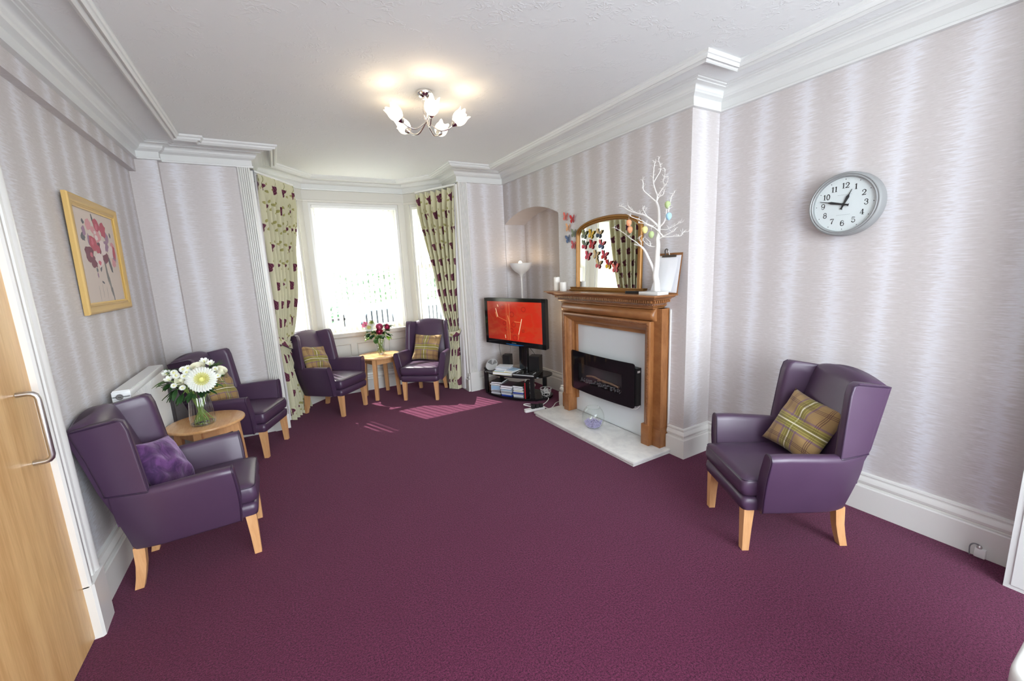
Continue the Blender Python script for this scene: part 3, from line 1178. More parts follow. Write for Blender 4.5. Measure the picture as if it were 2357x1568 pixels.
TG = 'tartan cushions on the armchairs'
cushion('tan tartan cushion tilted cornerwise in the armchair under the wall clock', 'plaid', (2.405, 1.073, 0.578), (-0.33, -0.93, -0.13), (0.44, -0.26, 0.86), 0.335, 0.058, 1, TG)
cushion('olive tartan cushion upright in the bay armchair nearer the television', 'plaid', (1.557, 4.945, 0.572), (0.782, -0.622, -0.048), (0.338, 0.358, 0.87), 0.345, 0.052, 2, TG)
cushion('tan tartan cushion slumped in the bay armchair beside the tied curtain', 'plaid', (0.300, 5.046, 0.585), (0.794, 0.583, -0.173), (-0.152, 0.466, 0.871), 0.335, 0.055, 3, TG)
cushion('brown tartan cushion behind the white flowers in the papered corner', 'plaid', (-0.515, 4.258, 0.575), (0.50, 0.80, -0.20), (-0.30, 0.30, 0.90), 0.33, 0.055, 4, TG)
cushion('plain dark purple velvet cushion in the armchair by the wooden door', 'velvet', (-0.640, 2.750, 0.553), (0.414, 0.894, -0.20), (-0.385, 0.343, 0.857), 0.285, 0.06, 5, 'plain cushions')


# ---------------------------------------------------------------- round tables
def make_table(label, c, r, a0):
    t = thing('round_side_table', label, 'table', (c[0], c[1], 0), 0, 'round beech side tables')
    m = MB().lathe([(r - 0.012, 0.499), (r - 0.002, 0.502), (r, 0.507), (r, 0.514), (r - 0.003, 0.519), (r - 0.008, 0.5205), (0.0, 0.5205)], (c[0], c[1], 0), 64)
    m.build('tabletop', 'beech_top', t, 35)
    P = []
    for k in range(4):
        a = a0 + k * PI / 2
        ca, sa = math.cos(a), math.sin(a)

        def sq(rad, w, z):
            return [Vector((c[0] + ca * (rad + p * w / 2) - sa * q * w / 2, c[1] + sa * (rad + p * w / 2) + ca * q * w / 2, z)) for p, q in ((-1, -1), (1, -1), (1, 1), (-1, 1))]
        MB().loft([sq(r * 0.84, 0.038, 0), sq(r * 0.80, 0.042, 0.25), sq(r * 0.74, 0.046, 0.499)]).build('leg', 'beech', t, 20)
        P.append((c[0] + ca * r * 0.74, c[1] + sa * r * 0.74))
    for k in range(4):
        p, q = Vector(P[k]), Vector(P[(k + 1) % 4])
        d = (q - p).normalized()
        n = Vector((-d.y, d.x)) * 0.009
        p, q = p + d * 0.015, q - d * 0.015
        MB().prism([tuple(p - n), tuple(q - n), tuple(q + n), tuple(p + n)], 0.425, 0.499).build('apron', 'beech', t, 20)
    return t


make_table('round beech side table between the two armchairs on the radiator side, holding white flowers', (-0.546, 3.542), 0.234, math.radians(-100))
make_table('round beech side table in the bay window holding pink roses', (1.012, 5.155), 0.25, math.radians(-120))


# ---------------------------------------------------------------- vases and flowers
def vase(label, name, c, z, prof, ribs, depth, glass, wz):
    t = thing(name, label, 'vase', (c[0], c[1], z), 0, 'glass flower vases')
    n = ribs * 4
    rings = []
    for r, h in prof:
        rings.append([Vector((c[0] + (r + depth * math.cos(2 * PI * k / 4)) * math.cos(2 * PI * k / n), c[1] + (r + depth * math.cos(2 * PI * k / 4)) * math.sin(2 * PI * k / n), z + h)) for k in range(n)])
    MB().loft(rings, True, False).build('body', glass, t, 60)
    r0, h0 = prof[0]
    MB().lathe([(0, z + 0.001), (r0, z + 0.001), (r0 * 0.98, z + 0.014), (0, z + 0.012)], (c[0], c[1], 0), 32).build('base', glass, t, 40)
    rt = prof[-1][0]
    MB().tube([(c[0] + rt * math.cos(2 * PI * k / 32), c[1] + rt * math.sin(2 * PI * k / 32), z + prof[-1][1]) for k in range(32)], 0.0022, 6, closed=True).build('rim', 'clear_glass', t)
    rw = [p for p in prof if p[1] <= wz][-1][0]
    MB().lathe([(0, z + wz), (rw * 0.96, z + wz)], (c[0], c[1], 0), 32, cap=False).build('water_surface', 'clear_glass', t)
    return t


VA, VZ = (-0.553, 3.475), 0.5215
vase('ribbed glass vase tapering to its rim, full of white flowers', 'flower_vase', VA, VZ, [(0.070, 0.002), (0.074, 0.012), (0.074, 0.03), (0.068, 0.11), (0.060, 0.18), (0.057, 0.20)], 22, 0.0018, 'ribbed_glass', 0.13)
VB = (1.040, 5.150)
vase('cut crystal vase flaring upward, full of pink roses in the bay', 'crystal_vase', VB, VZ, [(0.034, 0.002), (0.038, 0.012), (0.036, 0.03), (0.040, 0.08), (0.050, 0.15), (0.056, 0.18)], 14, 0.0035, 'ribbed_glass', 0.10)


def stem_pts(base, top, z0, rim_r, rim_z, k=0.0):
    """from the vase bottom through the rim opening to the flower."""
    b, t = Vector((base[0], base[1], z0)), Vector(top)
    d = Vector((t.x - b.x, t.y - b.y, 0))
    L = d.length
    u = d / max(L, 1e-4)
    rim = b + u * min(rim_r * 0.75, L * 0.6)
    rim.z = rim_z
    s = b - u * min(rim_r * 0.7, L * 0.3) + Vector((0.022 * math.sin(91 * top[0] + 57 * top[2]), 0.022 * math.cos(73 * top[2] + 31 * top[0]), 0))
    s.z = z0 + 0.018
    mid = (rim + t) / 2 + Vector((0, 0, 0.02 + k))
    return catmull([s, rim, mid, t], 4)


def orient(d):
    return Vector(d).to_track_quat('Z', 'Y').to_matrix().to_4x4()


def petals(mb, mx, n, r0, r1, w, lift, z0=0.0, ph=0.0, cup=0.0):
    for k in range(n):
        a = 2 * PI * k / n + ph
        ca, sa = math.cos(a), math.sin(a)
        pts = []
        for t, ww in ((0.0, 0.45), (0.5, 1.0), (0.85, 0.8), (1.0, 0.2)):
            r = r0 + (r1 - r0) * t
            z = z0 + lift * t ** 1.5 + 0.0
            for sgn in (-1, 0, 1):
                q = ww * w / 2 * sgn
                pts.append(mx @ Vector((ca * r - sa * q, sa * r + ca * q, z + (cup * w if sgn else 0))))
        f = []
        for i in range(3):
            for j in range(2):
                o = i * 3 + j
                f.append((o, o + 1, o + 4, o + 3))
        mb.add(pts, f)


def leaf(mb, p, d, L, w, up=(0, 0, 1)):
    p, d = Vector(p), Vector(d).normalized()
    s = d.cross(Vector(up))
    s = s.normalized() if s.length > 1e-3 else d.orthogonal().normalized()
    n = s.cross(d)
    pts = []
    for t, ww in ((0, 0.12), (0.3, 0.9), (0.6, 0.85), (0.85, 0.45), (1, 0.03)):
        c = p + d * (L * t) - n * (0.18 * L * t * t)
        for sg in (-1, 0, 1):
            pts.append(c + s * (sg * ww * w / 2) + n * (abs(sg) * w * 0.12))
    f = []
    for i in range(4):
        for j in range(2):
            o = i * 3 + j
            f.append((o, o + 1, o + 4, o + 3))
    mb.add(pts, f)


def flower(name, label, kind, head, face, size, base, z0, rim_r, rim_z, group, leaves=True, cat='flower', seed=0, colr='petal_white', heart='petal_yellow'):
    r = random.Random(seed)
    t = thing(name, label, cat, (base[0], base[1], z0 + 0.02), 0, group)
    sp = stem_pts(base, head, z0, rim_r, rim_z, r.uniform(-0.01, 0.01))
    st = MB().tube(sp, 0.0028 if kind != 'button' else 0.002, 6).build('stem', 'stem_green', t)
    mx = Matrix.Translation(head) @ orient(face)
    m = MB()
    if kind == 'chrys':
        for i, (n, a, b, w, lf) in enumerate(((30, 0.25, 1.0, 0.17, -0.10), (30, 0.2, 0.97, 0.16, 0.02), (28, 0.2, 0.88, 0.16, 0.12), (26, 0.15, 0.76, 0.15, 0.20), (22, 0.1, 0.64, 0.14, 0.28))):
            petals(m, mx, n, a * size, b * size, w * size, lf * size, 0.03 * i * size, i * 0.13, 0.22)
        m.build('petals', colr, t, 60)
        m = MB()
        for i, (n, b) in enumerate(((20, 0.52), (16, 0.40), (11, 0.28), (7, 0.16))):
            petals(m, mx, n, 0.06 * size, b * size, 0.13 * size, (0.34 + 0.05 * i) * size, 0.04 * size, i * 0.2, 0.2)
        m.ball(mx @ Vector((0, 0, 0.15 * size)), 0.2 * size)
        m.build('heart', heart, t, 60)
    elif kind == 'rose':
        for i in range(5):
            k = 1 - i * 0.17
            n = 5
            for j in range(n):
                a0 = 2 * PI * j / n + i * 0.6
                rings = []
                for tz, rr in ((0.0, 0.35), (0.35, 0.9), (0.7, 1.0), (1.0, 0.98 + 0.10 * (i < 2))):
                    row = []
                    for q in range(6):
                        a = a0 + (q / 5 - 0.5) * 1.7
                        rad = size * k * rr * (1 - 0.04 * (q in (0, 5)))
                        row.append(mx @ Vector((rad * math.cos(a), rad * math.sin(a), size * (-0.75 + tz * (1.25 - 0.02 * i) - (0.14 if q in (0, 5) and tz == 1.0 else 0)))))
                    rings.append(row)
                m.loft(rings, False, False)
        m.ball(mx @ Vector((0, 0, 0.0)), size * 0.42)
        m.build('petals', colr, t, 60)
        m = MB()
        petals(m, mx, 5, 0.1 * size, 0.9 * size, 0.5 * size, 0.1 * size, -0.8 * size)
        m.build('sepals', 'leaf_green', t)
    elif kind == 'button':
        petals(m, mx, 14, 0.2 * size, size, 0.36 * size, 0.10 * size, 0, 0, 0.15)
        petals(m, mx, 11, 0.2 * size, 0.75 * size, 0.34 * size, 0.28 * size, 0.05 * size, 0.2, 0.15)
        m.build('petals', colr, t, 60)
        MB().ball(mx @ Vector((0, 0, 0.16 * size)), 0.32 * size, seg=8, ring=6).build('heart', heart, t)
    elif kind == 'trumpet':
        for i, (n, L) in enumerate(((3, 1.0), (3, 0.9))):
            for j in range(n):
                a = 2 * PI * j / n + i * PI / 3
                rows = []
                for tt, rr, ww in ((0, 0.1, 0.12), (0.5, 0.3, 0.34), (0.8, 0.55, 0.42), (1.0, 0.95, 0.22)):
                    row = []
                    for q in (-1, 0, 1):
                        row.append(mx @ Vector(((rr * math.cos(a) - q * ww * math.sin(a)) * size, (rr * math.sin(a) + q * ww * math.cos(a)) * size, size * (tt * 1.2 - 0.6) * L)))
                    rows.append(row)
                m.loft(rows, False, False)
        m.build('petals', colr, t, 70)
        m = MB()
        for j in range(5):
            a = 2 * PI * j / 5
            m.tube([mx @ Vector((0, 0, -0.3 * size)), mx @ Vector((0.2 * size * math.cos(a), 0.2 * size * math.sin(a), 0.5 * size))], 0.001, 4)
        m.build('stamens', heart, t)
    if leaves:
        for k in (len(sp) // 2 + 1, len(sp) - 3):
            m = MB()
            a = r.uniform(0, 2 * PI)
            leaf(m, sp[k], (math.cos(a), math.sin(a), 0.35), r.uniform(0.045, 0.07), r.uniform(0.02, 0.03))
            m.build('leaf', 'leaf_green', st)
    return t


def sprig(label, top, base, z0, rim_r, rim_z, group, material, n, L, w, seed, droop=0.0):
    r = random.Random(seed)
    t = thing('foliage_sprig', label, 'foliage', (base[0], base[1], z0 + 0.02), 0, group)
    sp = stem_pts(base, top, z0, rim_r, rim_z, 0.02)
    MB().tube(sp, 0.002, 5).build('stem', 'stem_green', t)
    out = Vector((top[0] - base[0], top[1] - base[1], 0))
    out = out.normalized() if out.length > 1e-3 else Vector((0, -1, 0))
    for k in range(n):
        i = len(sp) - 1 - (k * 5) // (2 * n) if k else len(sp) - 1
        a = r.uniform(-0.9, 0.9) * (1 if k else 0.2)
        d = Matrix.Rotation(a, 3, 'Z') @ out
        d = Vector((d.x, d.y, r.uniform(-0.2, 0.5) - droop))
        m = MB()
        leaf(m, sp[i], d, L * r.uniform(0.8, 1.15), w * r.uniform(0.8, 1.15))
        m.build('leaf', material, t)
    return t


GA = 'flowers in the ribbed vase on the side table'
fa = dict(base=VA, z0=VZ, rim_r=0.055, rim_z=VZ + 0.2, group=GA)
CV = (0.13, -0.93, 0.30)
flower('chrysanthemum', 'large white chrysanthemum with yellow heart, biggest bloom of the white bouquet', 'chrys', (-0.504, 3.375, 0.855), (0.12, -0.93, 0.33), 0.088, seed=1, **fa)
flower('rose', 'cream rose at the crown of the white bouquet, above the big chrysanthemum', 'rose', (-0.524, 3.45, 0.925), (0.05, -0.45, 0.9), 0.040, seed=2, colr='petal_cream', **fa)
flower('rose', 'cream rose low in the white bouquet, on the radiator side of the big chrysanthemum', 'rose', (-0.621, 3.43, 0.857), (-0.2, -0.85, 0.4), 0.034, seed=3, colr='petal_cream', **fa)
flower('rose', 'cream rose at the outer edge of the white bouquet, overlapping the tartan cushion', 'rose', (-0.402, 3.45, 0.882), (0.5, -0.5, 0.7), 0.034, seed=4, colr='petal_cream', **fa)
for i, (p, lab) in enumerate((((-0.488, 3.47, 0.958), 'white alstroemeria, topmost bloom of the bouquet on the side table'), ((-0.458, 3.47, 0.938), 'white alstroemeria second from the top, among upright green leaves of the bouquet'), ((-0.695, 3.46, 0.906), 'white alstroemeria at the radiator edge of the bouquet, upper one'), ((-0.687, 3.44, 0.868), 'white alstroemeria at the radiator edge of the bouquet, lower one'))):
    flower('alstroemeria', lab, 'trumpet', p, (p[0] + 0.555, -0.5, 0.7), 0.028, seed=10 + i, colr='petal_white', leaves=(i < 3), **fa)
BT = [(-0.579, 3.45, 0.931), (-0.606, 3.45, 0.926), (-0.585, 3.42, 0.908), (-0.562, 3.42, 0.901), (-0.600, 3.41, 0.885), (-0.576, 3.40, 0.875), (-0.644, 3.43, 0.893), (-0.655, 3.44, 0.912), (-0.662, 3.41, 0.832), (-0.618, 3.40, 0.812), (-0.431, 3.44, 0.904), (-0.586, 3.40, 0.846), (-0.419, 3.42, 0.858)]
for i, p in enumerate(BT):
    flower('button_chrysanthemum', 'small white button chrysanthemum among the blooms of the bouquet on the side table', 'button', p, (p[0] + 0.56, -0.75, 0.55), 0.024 if i < 8 else 0.020, seed=30 + i, leaves=False, **fa)
LV = [(-0.665, 3.47, 0.925, 'leaf_green', 4, 0.05, 0.018, 0), (-0.623, 3.48, 0.925, 'leaf_dark', 3, 0.05, 0.016, 0), (-0.700, 3.45, 0.868, 'leaf_green', 4, 0.075, 0.018, 0.1), (-0.680, 3.44, 0.835, 'leaf_dark', 5, 0.06, 0.028, 0.2), (-0.655, 3.43, 0.800, 'leaf_dark', 5, 0.08, 0.03, 0.9), (-0.625, 3.42, 0.765, 'leaf_dark', 6, 0.07, 0.03, 1.2), (-0.435, 3.47, 0.915, 'leaf_green', 5, 0.06, 0.017, -0.6), (-0.470, 3.46, 0.915, 'leaf_green', 4, 0.05, 0.016, -0.5), (-0.450, 3.44, 0.80, 'leaf_green', 5, 0.05, 0.026, 0.3), (-0.440, 3.44, 0.85, 'leaf_green', 4, 0.06, 0.02, 0.2), (-0.575, 3.41, 0.755, 'leaf_dark', 6, 0.06, 0.03, 0.5), (-0.530, 3.41, 0.765, 'leaf_dark', 6, 0.06, 0.03, 0.3), (-0.49, 3.42, 0.77, 'leaf_dark', 5, 0.055, 0.03, 0.3)]
for i, (x, y, z, mt, n, L, w, dr) in enumerate(LV):
    sprig('green leafy sprig of the white bouquet in the ribbed vase', (x, y, z), VA, VZ, 0.055, VZ + 0.2, 'green sprigs of the white bouquet', mt, n + 2, L * 1.15, w * 1.1, 50 + i, dr)

GB = 'flowers in the crystal vase in the bay'
fb = dict(base=VB, z0=VZ, rim_r=0.055, rim_z=VZ + 0.18, group=GB)
flower('rose', 'pink rose in the middle of the bay bouquet, upper of the two touching ones', 'rose', (1.034, 5.08, 0.868), (-0.2, -0.9, 0.55), 0.040, seed=70, colr='petal_rose', **fb)
flower('rose', 'deep pink rose in the middle of the bay bouquet, lower of the two touching ones', 'rose', (1.023, 5.07, 0.815), (0.1, -0.95, 0.35), 0.038, seed=71, colr='petal_pink', **fb)
flower('rose', 'deep pink rose standing apart on the armchair side of the bay bouquet', 'rose', (1.131, 5.12, 0.854), (0.3, -0.8, 0.5), 0.033, seed=72, colr='petal_pink', **fb)
flower('lily', 'pink lily spreading at the outer edge of the bay bouquet', 'trumpet', (0.889, 5.14, 0.900), (-0.6, -0.5, 0.5), 0.045, seed=73, colr='petal_rose', leaves=False, **fb)
flower('chrysanthemum', 'white chrysanthemum in the bay bouquet, against the bright window', 'chrys', (0.926, 5.13, 0.868), (-0.3, -0.8, 0.4), 0.055, seed=74, leaves=False, **fb)
flower('chrysanthemum', 'smaller white chrysanthemum of the bay bouquet, above the other white bloom', 'chrys', (0.955, 5.14, 0.912), (-0.1, -0.6, 0.7), 0.045, seed=75, leaves=False, **fb)
LB = [(0.982, 5.14, 0.935, 'leaf_lime', 3, 0.05, 0.028, -0.5), (0.920, 5.12, 0.792, 'leaf_dark', 5, 0.06, 0.034, 0.3), (0.915, 5.12, 0.750, 'leaf_lime', 4, 0.055, 0.034, 0.5), (1.115, 5.10, 0.735, 'leaf_lime', 4, 0.05, 0.034, 0.5), (0.955, 5.11, 0.770, 'leaf_dark', 6, 0.055, 0.036, 0.5), (0.987, 5.11, 0.815, 'leaf_green', 6, 0.05, 0.034, 0.2), (1.052, 5.10, 0.745, 'leaf_dark', 6, 0.05, 0.036, 0.4), (1.118, 5.11, 0.770, 'leaf_dark', 6, 0.06, 0.034, 0.4), (1.095, 5.14, 0.876, 'leaf_dark', 5, 0.045, 0.028, -0.2), (0.988, 5.10, 0.725, 'leaf_green', 5, 0.055, 0.036, 0.9), (1.021, 5.09, 0.762, 'leaf_green', 6, 0.05, 0.034, 0.5), (1.165, 5.12, 0.871, 'leaf_dark', 4, 0.04, 0.022, 0), (0.935, 5.12, 0.823, 'leaf_green', 5, 0.05, 0.03, 0.1), (1.069, 5.10, 0.800, 'leaf_dark', 6, 0.05, 0.034, 0.1), (1.107, 5.11, 0.815, 'leaf_green', 6, 0.05, 0.03, 0.0)]
for i, (x, y, z, mt, n, L, w, dr) in enumerate(LB):
    sprig('glossy green leafy sprig of the pink rose bouquet in the bay', (x, y, z), VB, VZ, 0.055, VZ + 0.18, 'green sprigs of the pink bouquet', mt, n + 2, L * 1.25, w * 1.35, 90 + i, dr)


# ================================================================ CURTAINS
def curtain(name_label, tie_label, top, waist, bot, zt, zw, ease, folds, W, side, seed, hook, lin_pts):
    r = random.Random(seed)
    t = thing('curtain', name_label, 'curtain', (bot[0][0], bot[0][1], 0), 0, 'floral curtains of the bay')
    NU, NZ = folds * 14, 44
    ph = [r.uniform(0, 6) for _ in range(4)]
    m = MB()
    rows = []
    zb = 0.012
    for i in range(NZ + 1):
        f = i / NZ
        z = zt + (zb - zt) * f
        row = []
        for j in range(NU + 1):
            u = j / NU
            a = Vector((*lerp(Vector(top[0]), Vector(top[1]), u), 0))
            w = Vector((*lerp(Vector(waist[0]), Vector(waist[1]), u), 0))
            b = Vector((*lerp(Vector(bot[0]), Vector(bot[1]), u), 0))
            zwu = lerp(zw[0], zw[1], u)
            if z >= zwu:
                s = (z - zwu) / (zt - zwu)
                e = lerp(ease[0], ease[1], u)
                p = lerp(w, a, s ** e)
            else:
                s = (zwu - z) / (zwu - zb)
                p = lerp(w, b, s ** 0.75)
            d = Vector((top[1][0] - top[0][0], top[1][1] - top[0][1], 0)).normalized()
            n = Vector((d.y, -d.x, 0)) * side
            k = min(1, abs(z - zwu) / 0.5)
            amp = (0.016 + 0.030 * k) * (0.45 + 0.55 * min(1, (zt - z) / 0.22))
            an = 2 * PI * folds * u + 0.9 * math.sin(2.2 * z + ph[0]) + 0.5 * math.sin(9 * u + ph[1])
            off = amp * (math.sin(an) + 0.25 * math.sin(2 * an + ph[2]))
            if z > zt - 0.1:
                off += 0.006 * math.sin(2 * PI * folds * 3 * u) * min(1, (z - zt + 0.1) / 0.05)
            p = p + n * off + d * (0.35 * amp * math.cos(an))
            zz = z + (0.010 * math.sin(2 * PI * folds * u + ph[3]) if i == 0 else 0)
            row.append(Vector((p.x, p.y, zz)))
        rows.append(row)
    m.loft(rows, False, False, uvf=lambda i, j: (W * j / NU + 0.05, zt * (1 - i / NZ)))
    m.build('panel', 'floral_fabric', t, 80)
    # pale lining showing at the outer edge
    m = MB()
    rows = []
    for i in range(21):
        f = i / 20
        z = zt + (zb + 0.01 - zt) * f
        row = []
        for j in range(13):
            u = j / 12
            p = lerp(Vector((*lerp(Vector(lin_pts[0]), Vector(lin_pts[2]), f), z)), Vector((*lerp(Vector(lin_pts[1]), Vector(lin_pts[3]), f), z)), u)
            pinch = math.exp(-((z - 0.83) / 0.22) ** 2)
            p += Vector((0.008 * math.sin(7 * u + 3 * z), 0.012 * math.sin(9 * u + 2 * z), 0)) * (1 - pinch)
            row.append(p)
        rows.append(row)
    m.loft(rows, False, False)
    m.build('lining', 'curtain_lining', t, 80)
    # tieback band: loops round the gathered cloth to its hook
    c0, c1 = Vector((*waist[0], zw[0])), Vector((*waist[1], zw[1]))
    d = (c1 - c0)
    n = Vector((d.y, -d.x, 0)).normalized() * side
    tb = thing('curtain_tieback', tie_label, 'tieback', tuple(hook), 0, 'curtain tiebacks')
    H = Vector(hook)
    front = [H, c0 + n * 0.045, c0.lerp(c1, 0.5) + n * 0.055 + Vector((0, 0, -0.01)), c1 + n * 0.035 + d.normalized() * 0.02, c1 - n * 0.02 + d.normalized() * 0.03, c0.lerp(c1, 0.5) - n * 0.05, c0 - n * 0.04, H]
    cp = catmull(front, 5)
    m = MB()
    rows = [[p + Vector((0, 0, h * (0.35 if (i < 3 or i > len(cp) - 4) else 1))) for h in (-0.032, 0, 0.032)] for i, p in enumerate(cp)]
    m.loft(rows, False, False, uvf=lambda i, j: (i * 0.02, 0.1 + j * 0.032))
    m.build('band', 'floral_fabric', tb, 80)
    MB().tube([H + Vector((0, 0, -0.02)), H + Vector((0, -0.012, 0)), H + Vector((0, 0, 0.02))], 0.004, 6).build('hook', 'dark_steel', tb)
    m = MB().tube([p + Vector((0, 0, -0.033)) + n * 0.002 for p in cp[:20]], 0.003, 5)
    m.build('cord_edge', 'leather_piping', tb)


curtain('floral curtain tied back on the radiator side of the bay', 'floral tieback hooked to the fluted casing on the radiator side', ((-0.028, 4.675), (0.286, 5.20)), ((-0.045, 4.80), (0.045, 4.93)), ((-0.022, 4.79), (0.184, 5.268)), 2.475, (0.86, 0.79), (0.9, 0.48), 7, 1.05, 1, 11, (-0.052, 4.72, 0.885), ((-0.045, 4.66), (-0.03, 4.71), (-0.05, 4.66), (-0.03, 4.78)))
curtain('floral curtain tied back on the television side of the bay', 'floral tieback hooked to the fluted casing on the television side', ((1.981, 4.70), (1.690, 5.28)), ((1.952, 4.775), (1.838, 4.87)), ((1.905, 4.775), (1.822, 4.885)), 2.465, (0.74, 0.72), (0.9, 0.95), 7, 1.05, -1, 12, (1.955, 4.70, 0.845), ((1.965, 4.66), (1.955, 4.72), (1.968, 4.645), (1.915, 4.76)))
for lab, a, b in (('white curtain track across the bay on the radiator side', (-0.035, 4.665), (0.30, 5.225)), ('white curtain track across the bay on the television side', (1.965, 4.66), (1.68, 5.30))):
    t = thing('curtain_track', lab, 'track', (a[0], a[1], 2.49), 0, 'curtain tracks of the bay')
    d = (Vector(b) - Vector(a)).normalized()
    n = Vector((-d.y, d.x)) * 0.008
    MB().prism([tuple(Vector(a) - n), tuple(Vector(b) - n), tuple(Vector(b) + n), tuple(Vector(a) + n)], 2.482, 2.500).build('rail', 'white_plastic', t)
    s = -1 if a[0] < 0 else 1
    MB().box(min(a[0], a[0] + s * 0.028), max(a[0], a[0] + s * 0.028), a[1] - 0.012, a[1] + 0.012, 2.40, 2.50).build('bracket', 'grey_plastic', t)

# ================================================================ FIREPLACE
he = thing('marble_hearth', 'white marble hearth slab under the wooden fire surround', 'hearth', (2.34, 2.72, 0))
MB().box(2.138, 2.541, 2.042, 3.401, 0.022, 0.042, 0.004).build('slab', 'marble', he, 30)
MB().box(2.150, 2.541, 2.054, 3.389, 0.0, 0.0225).build('plinth', 'marble', he, 30)
fp = thing('fire_surround', 'carved brown wooden fire surround with mantel shelf and white back panel', 'fireplace', (2.5, 2.73, 0.042))
Y0, Y1 = 2.177, 3.283
for s in (0, 1):
    f = (lambda y: y) if s == 0 else (lambda y: Y0 + Y1 - y)
    ys = sorted((f(2.104), f(2.178)))
    MB().box(2.488, 2.5705, ys[0], ys[1], 0.19, 1.15).build('stile', 'fire_wood', fp)
    ys = sorted((f(2.096), f(2.182)))
    m = MB().box(2.480, 2.5705, ys[0], ys[1], 0.042, 0.188)
    ys = sorted((f(2.100), f(2.180)))
    m.box(2.484, 2.5705, ys[0], ys[1], 0.188, 0.198)
    m.build('plinth_block', 'fire_wood', fp)
    ys = sorted((f(2.174), f(2.252)))
    MB().box(2.438, 2.545, ys[0], ys[1], 0.042, 0.215, 0.002).build('plinth_block', 'fire_wood', fp)
prof = [(0, 2.488), (0, 2.449), (0.006, 2.443), (0.012, 2.441), (0.030, 2.441), (0.036, 2.446), (0.040, 2.452), (0.050, 2.458), (0.062, 2.468), (0.072, 2.482), (0.080, 2.492), (0.085, 2.494), (0.087, 2.518), (0.115, 2.518), (0.115, 2.55), (0, 2.55)]
ZT = 1.050
rings = []
for corner in range(4):
    ring = []
    for w, x in prof:
        if corner == 0:
            ring.append((x, Y0 + w, 0.18))
        elif corner == 1:
            ring.append((x, Y0 + w, ZT - w))
        elif corner == 2:
            ring.append((x, Y1 - w, ZT - w))
        else:
            ring.append((x, Y1 - w, 0.18))
    rings.append(ring)
bol = MB().loft(rings).build('bolection_moulding', 'fire_wood', fp, 25)
m = MB()
n = 66
for k in range(n):
    z = 0.225 + (ZT - 0.03 - 0.225) * k / (n - 1)
    for y in (Y0 + 0.021, Y1 - 0.021):
        m.ball((2.441, y, z), 0.0055, 0.008, 0.0045, 6, 4)
for k in range(92):
    y = Y0 + 0.03 + (Y1 - Y0 - 0.06) * k / 91
    m.ball((2.441, y, ZT - 0.021), 0.0055, 0.0045, 0.008, 6, 4)
o = m.build('carved_beading', 'fire_wood_carved', bol)
o['kind'] = 'stuff'
# cushion frieze
rings = []
for y, k in ((2.150, 0.2), (2.152, 0.6), (2.160, 0.9), (2.175, 1.0), (3.285, 1.0), (3.300, 0.9), (3.308, 0.6), (3.310, 0.2)):
    ring = [(2.50, y, 1.052)]
    for a in range(9):
        t = a / 8
        ring.append((2.485 - 0.048 * k * math.sin(PI * (0.12 + 0.80 * t)), y, 1.052 + 0.096 * t))
    ring.append((2.50, y, 1.148))
    rings.append(ring)
MB().loft(rings).build('frieze', 'fire_wood', fp, 50)
MB().box(2.486, 2.5705, 2.112, 3.348, 1.04, 1.15).build('frieze_board', 'fire_wood', fp)
MP = [(XB - 0.0005, 3.293), (2.456, 3.293), (2.456, 2.165), (XB - 0.0005, 2.165)]
m = MB()
sweep(m, MP, [(-0.05, 1.146), (0.006, 1.146), (0.012, 1.150), (0.012, 1.157), (0.022, 1.160), (0.030, 1.167), (0.034, 1.172), (0.034, 1.192), (0.044, 1.194), (0.048, 1.196), (0.048, 1.216), (0.070, 1.218), (0.076, 1.226), (0.092, 1.231), (0.106, 1.238), (0.112, 1.242), (0.116, 1.247), (0.130, 1.248), (0.134, 1.250), (0.134, 1.256), (0.131, 1.259), (-0.05, 1.259)])
sh = m.build('mantel_shelf', 'fire_wood', fp, 25)
m = MB()
k = 0
y = 2.125
while y < 3.335:
    m.box(2.390, 2.409, y, y + 0.0135, 1.197, 1.215)
    y += 0.0222
x = 2.405
while x < 2.565:
    m.box(x, x + 0.0135, 2.100, 2.118, 1.197, 1.215)
    m.box(x, x + 0.0135, 3.340, 3.358, 1.197, 1.215)
    x += 0.0222
o = m.build('dentil_row', 'fire_wood', sh)
o['kind'] = 'stuff'
m = MB()
y = 2.14
while y < 3.32:
    m.ball((2.421, y, 1.182), 0.006, 0.0062, 0.008, 6, 4)
    y += 0.0145
x = 2.43
while x < 2.565:
    m.ball((x, 2.130, 1.182), 0.0062, 0.006, 0.008, 6, 4)
    x += 0.0145
o = m.build('carved_egg_row', 'fire_wood_carved', sh)
o['kind'] = 'stuff'
MB().box(2.545, 2.5705, 2.24, 3.22, 0.042, 1.0).build('back_panel', 'panel_white', fp)
m = MB().box(2.560, 2.571, 3.362, 3.378, 0.23, 1.11).box(2.560, 2.571, 2.086, 2.095, 0.23, 1.14)
struct(m, 'trim_10', 'white_paint')

# electric fire: bowed black glass front with a viewing window
ef = thing('electric_fire', 'black wall-hung electric fire with a bowed glass front in the fireplace', 'heater', (2.48, 2.71, 0.32))
FY0, FY1, FZ0, FZ1 = 2.366, 3.204, 0.290, 0.678
WY0, WY1, WZ0, WZ1 = 2.50, 3.085, 0.386, 0.564
fx = lambda y: 2.482 - 0.024 * (1 - ((y - 2.785) / 0.42) ** 2)
ysl = [FY0, FY0 + 0.006, FY0 + 0.02] + [lerp(FY0 + 0.02, WY0, k / 3) for k in (1, 2, 3)] + [lerp(WY0, WY1, k / 12) for k in range(1, 13)] + [lerp(WY1, FY1 - 0.02, k / 3) for k in (1, 2, 3)] + [FY1 - 0.006, FY1]
m = MB()


def fz(y, z):
    e = min(y - FY0, FY1 - y)
    k = 0.02 if e <= 0 else (0.007 if e < 0.01 else 0)
    return max(FZ0 + k, min(FZ1 - k, z))


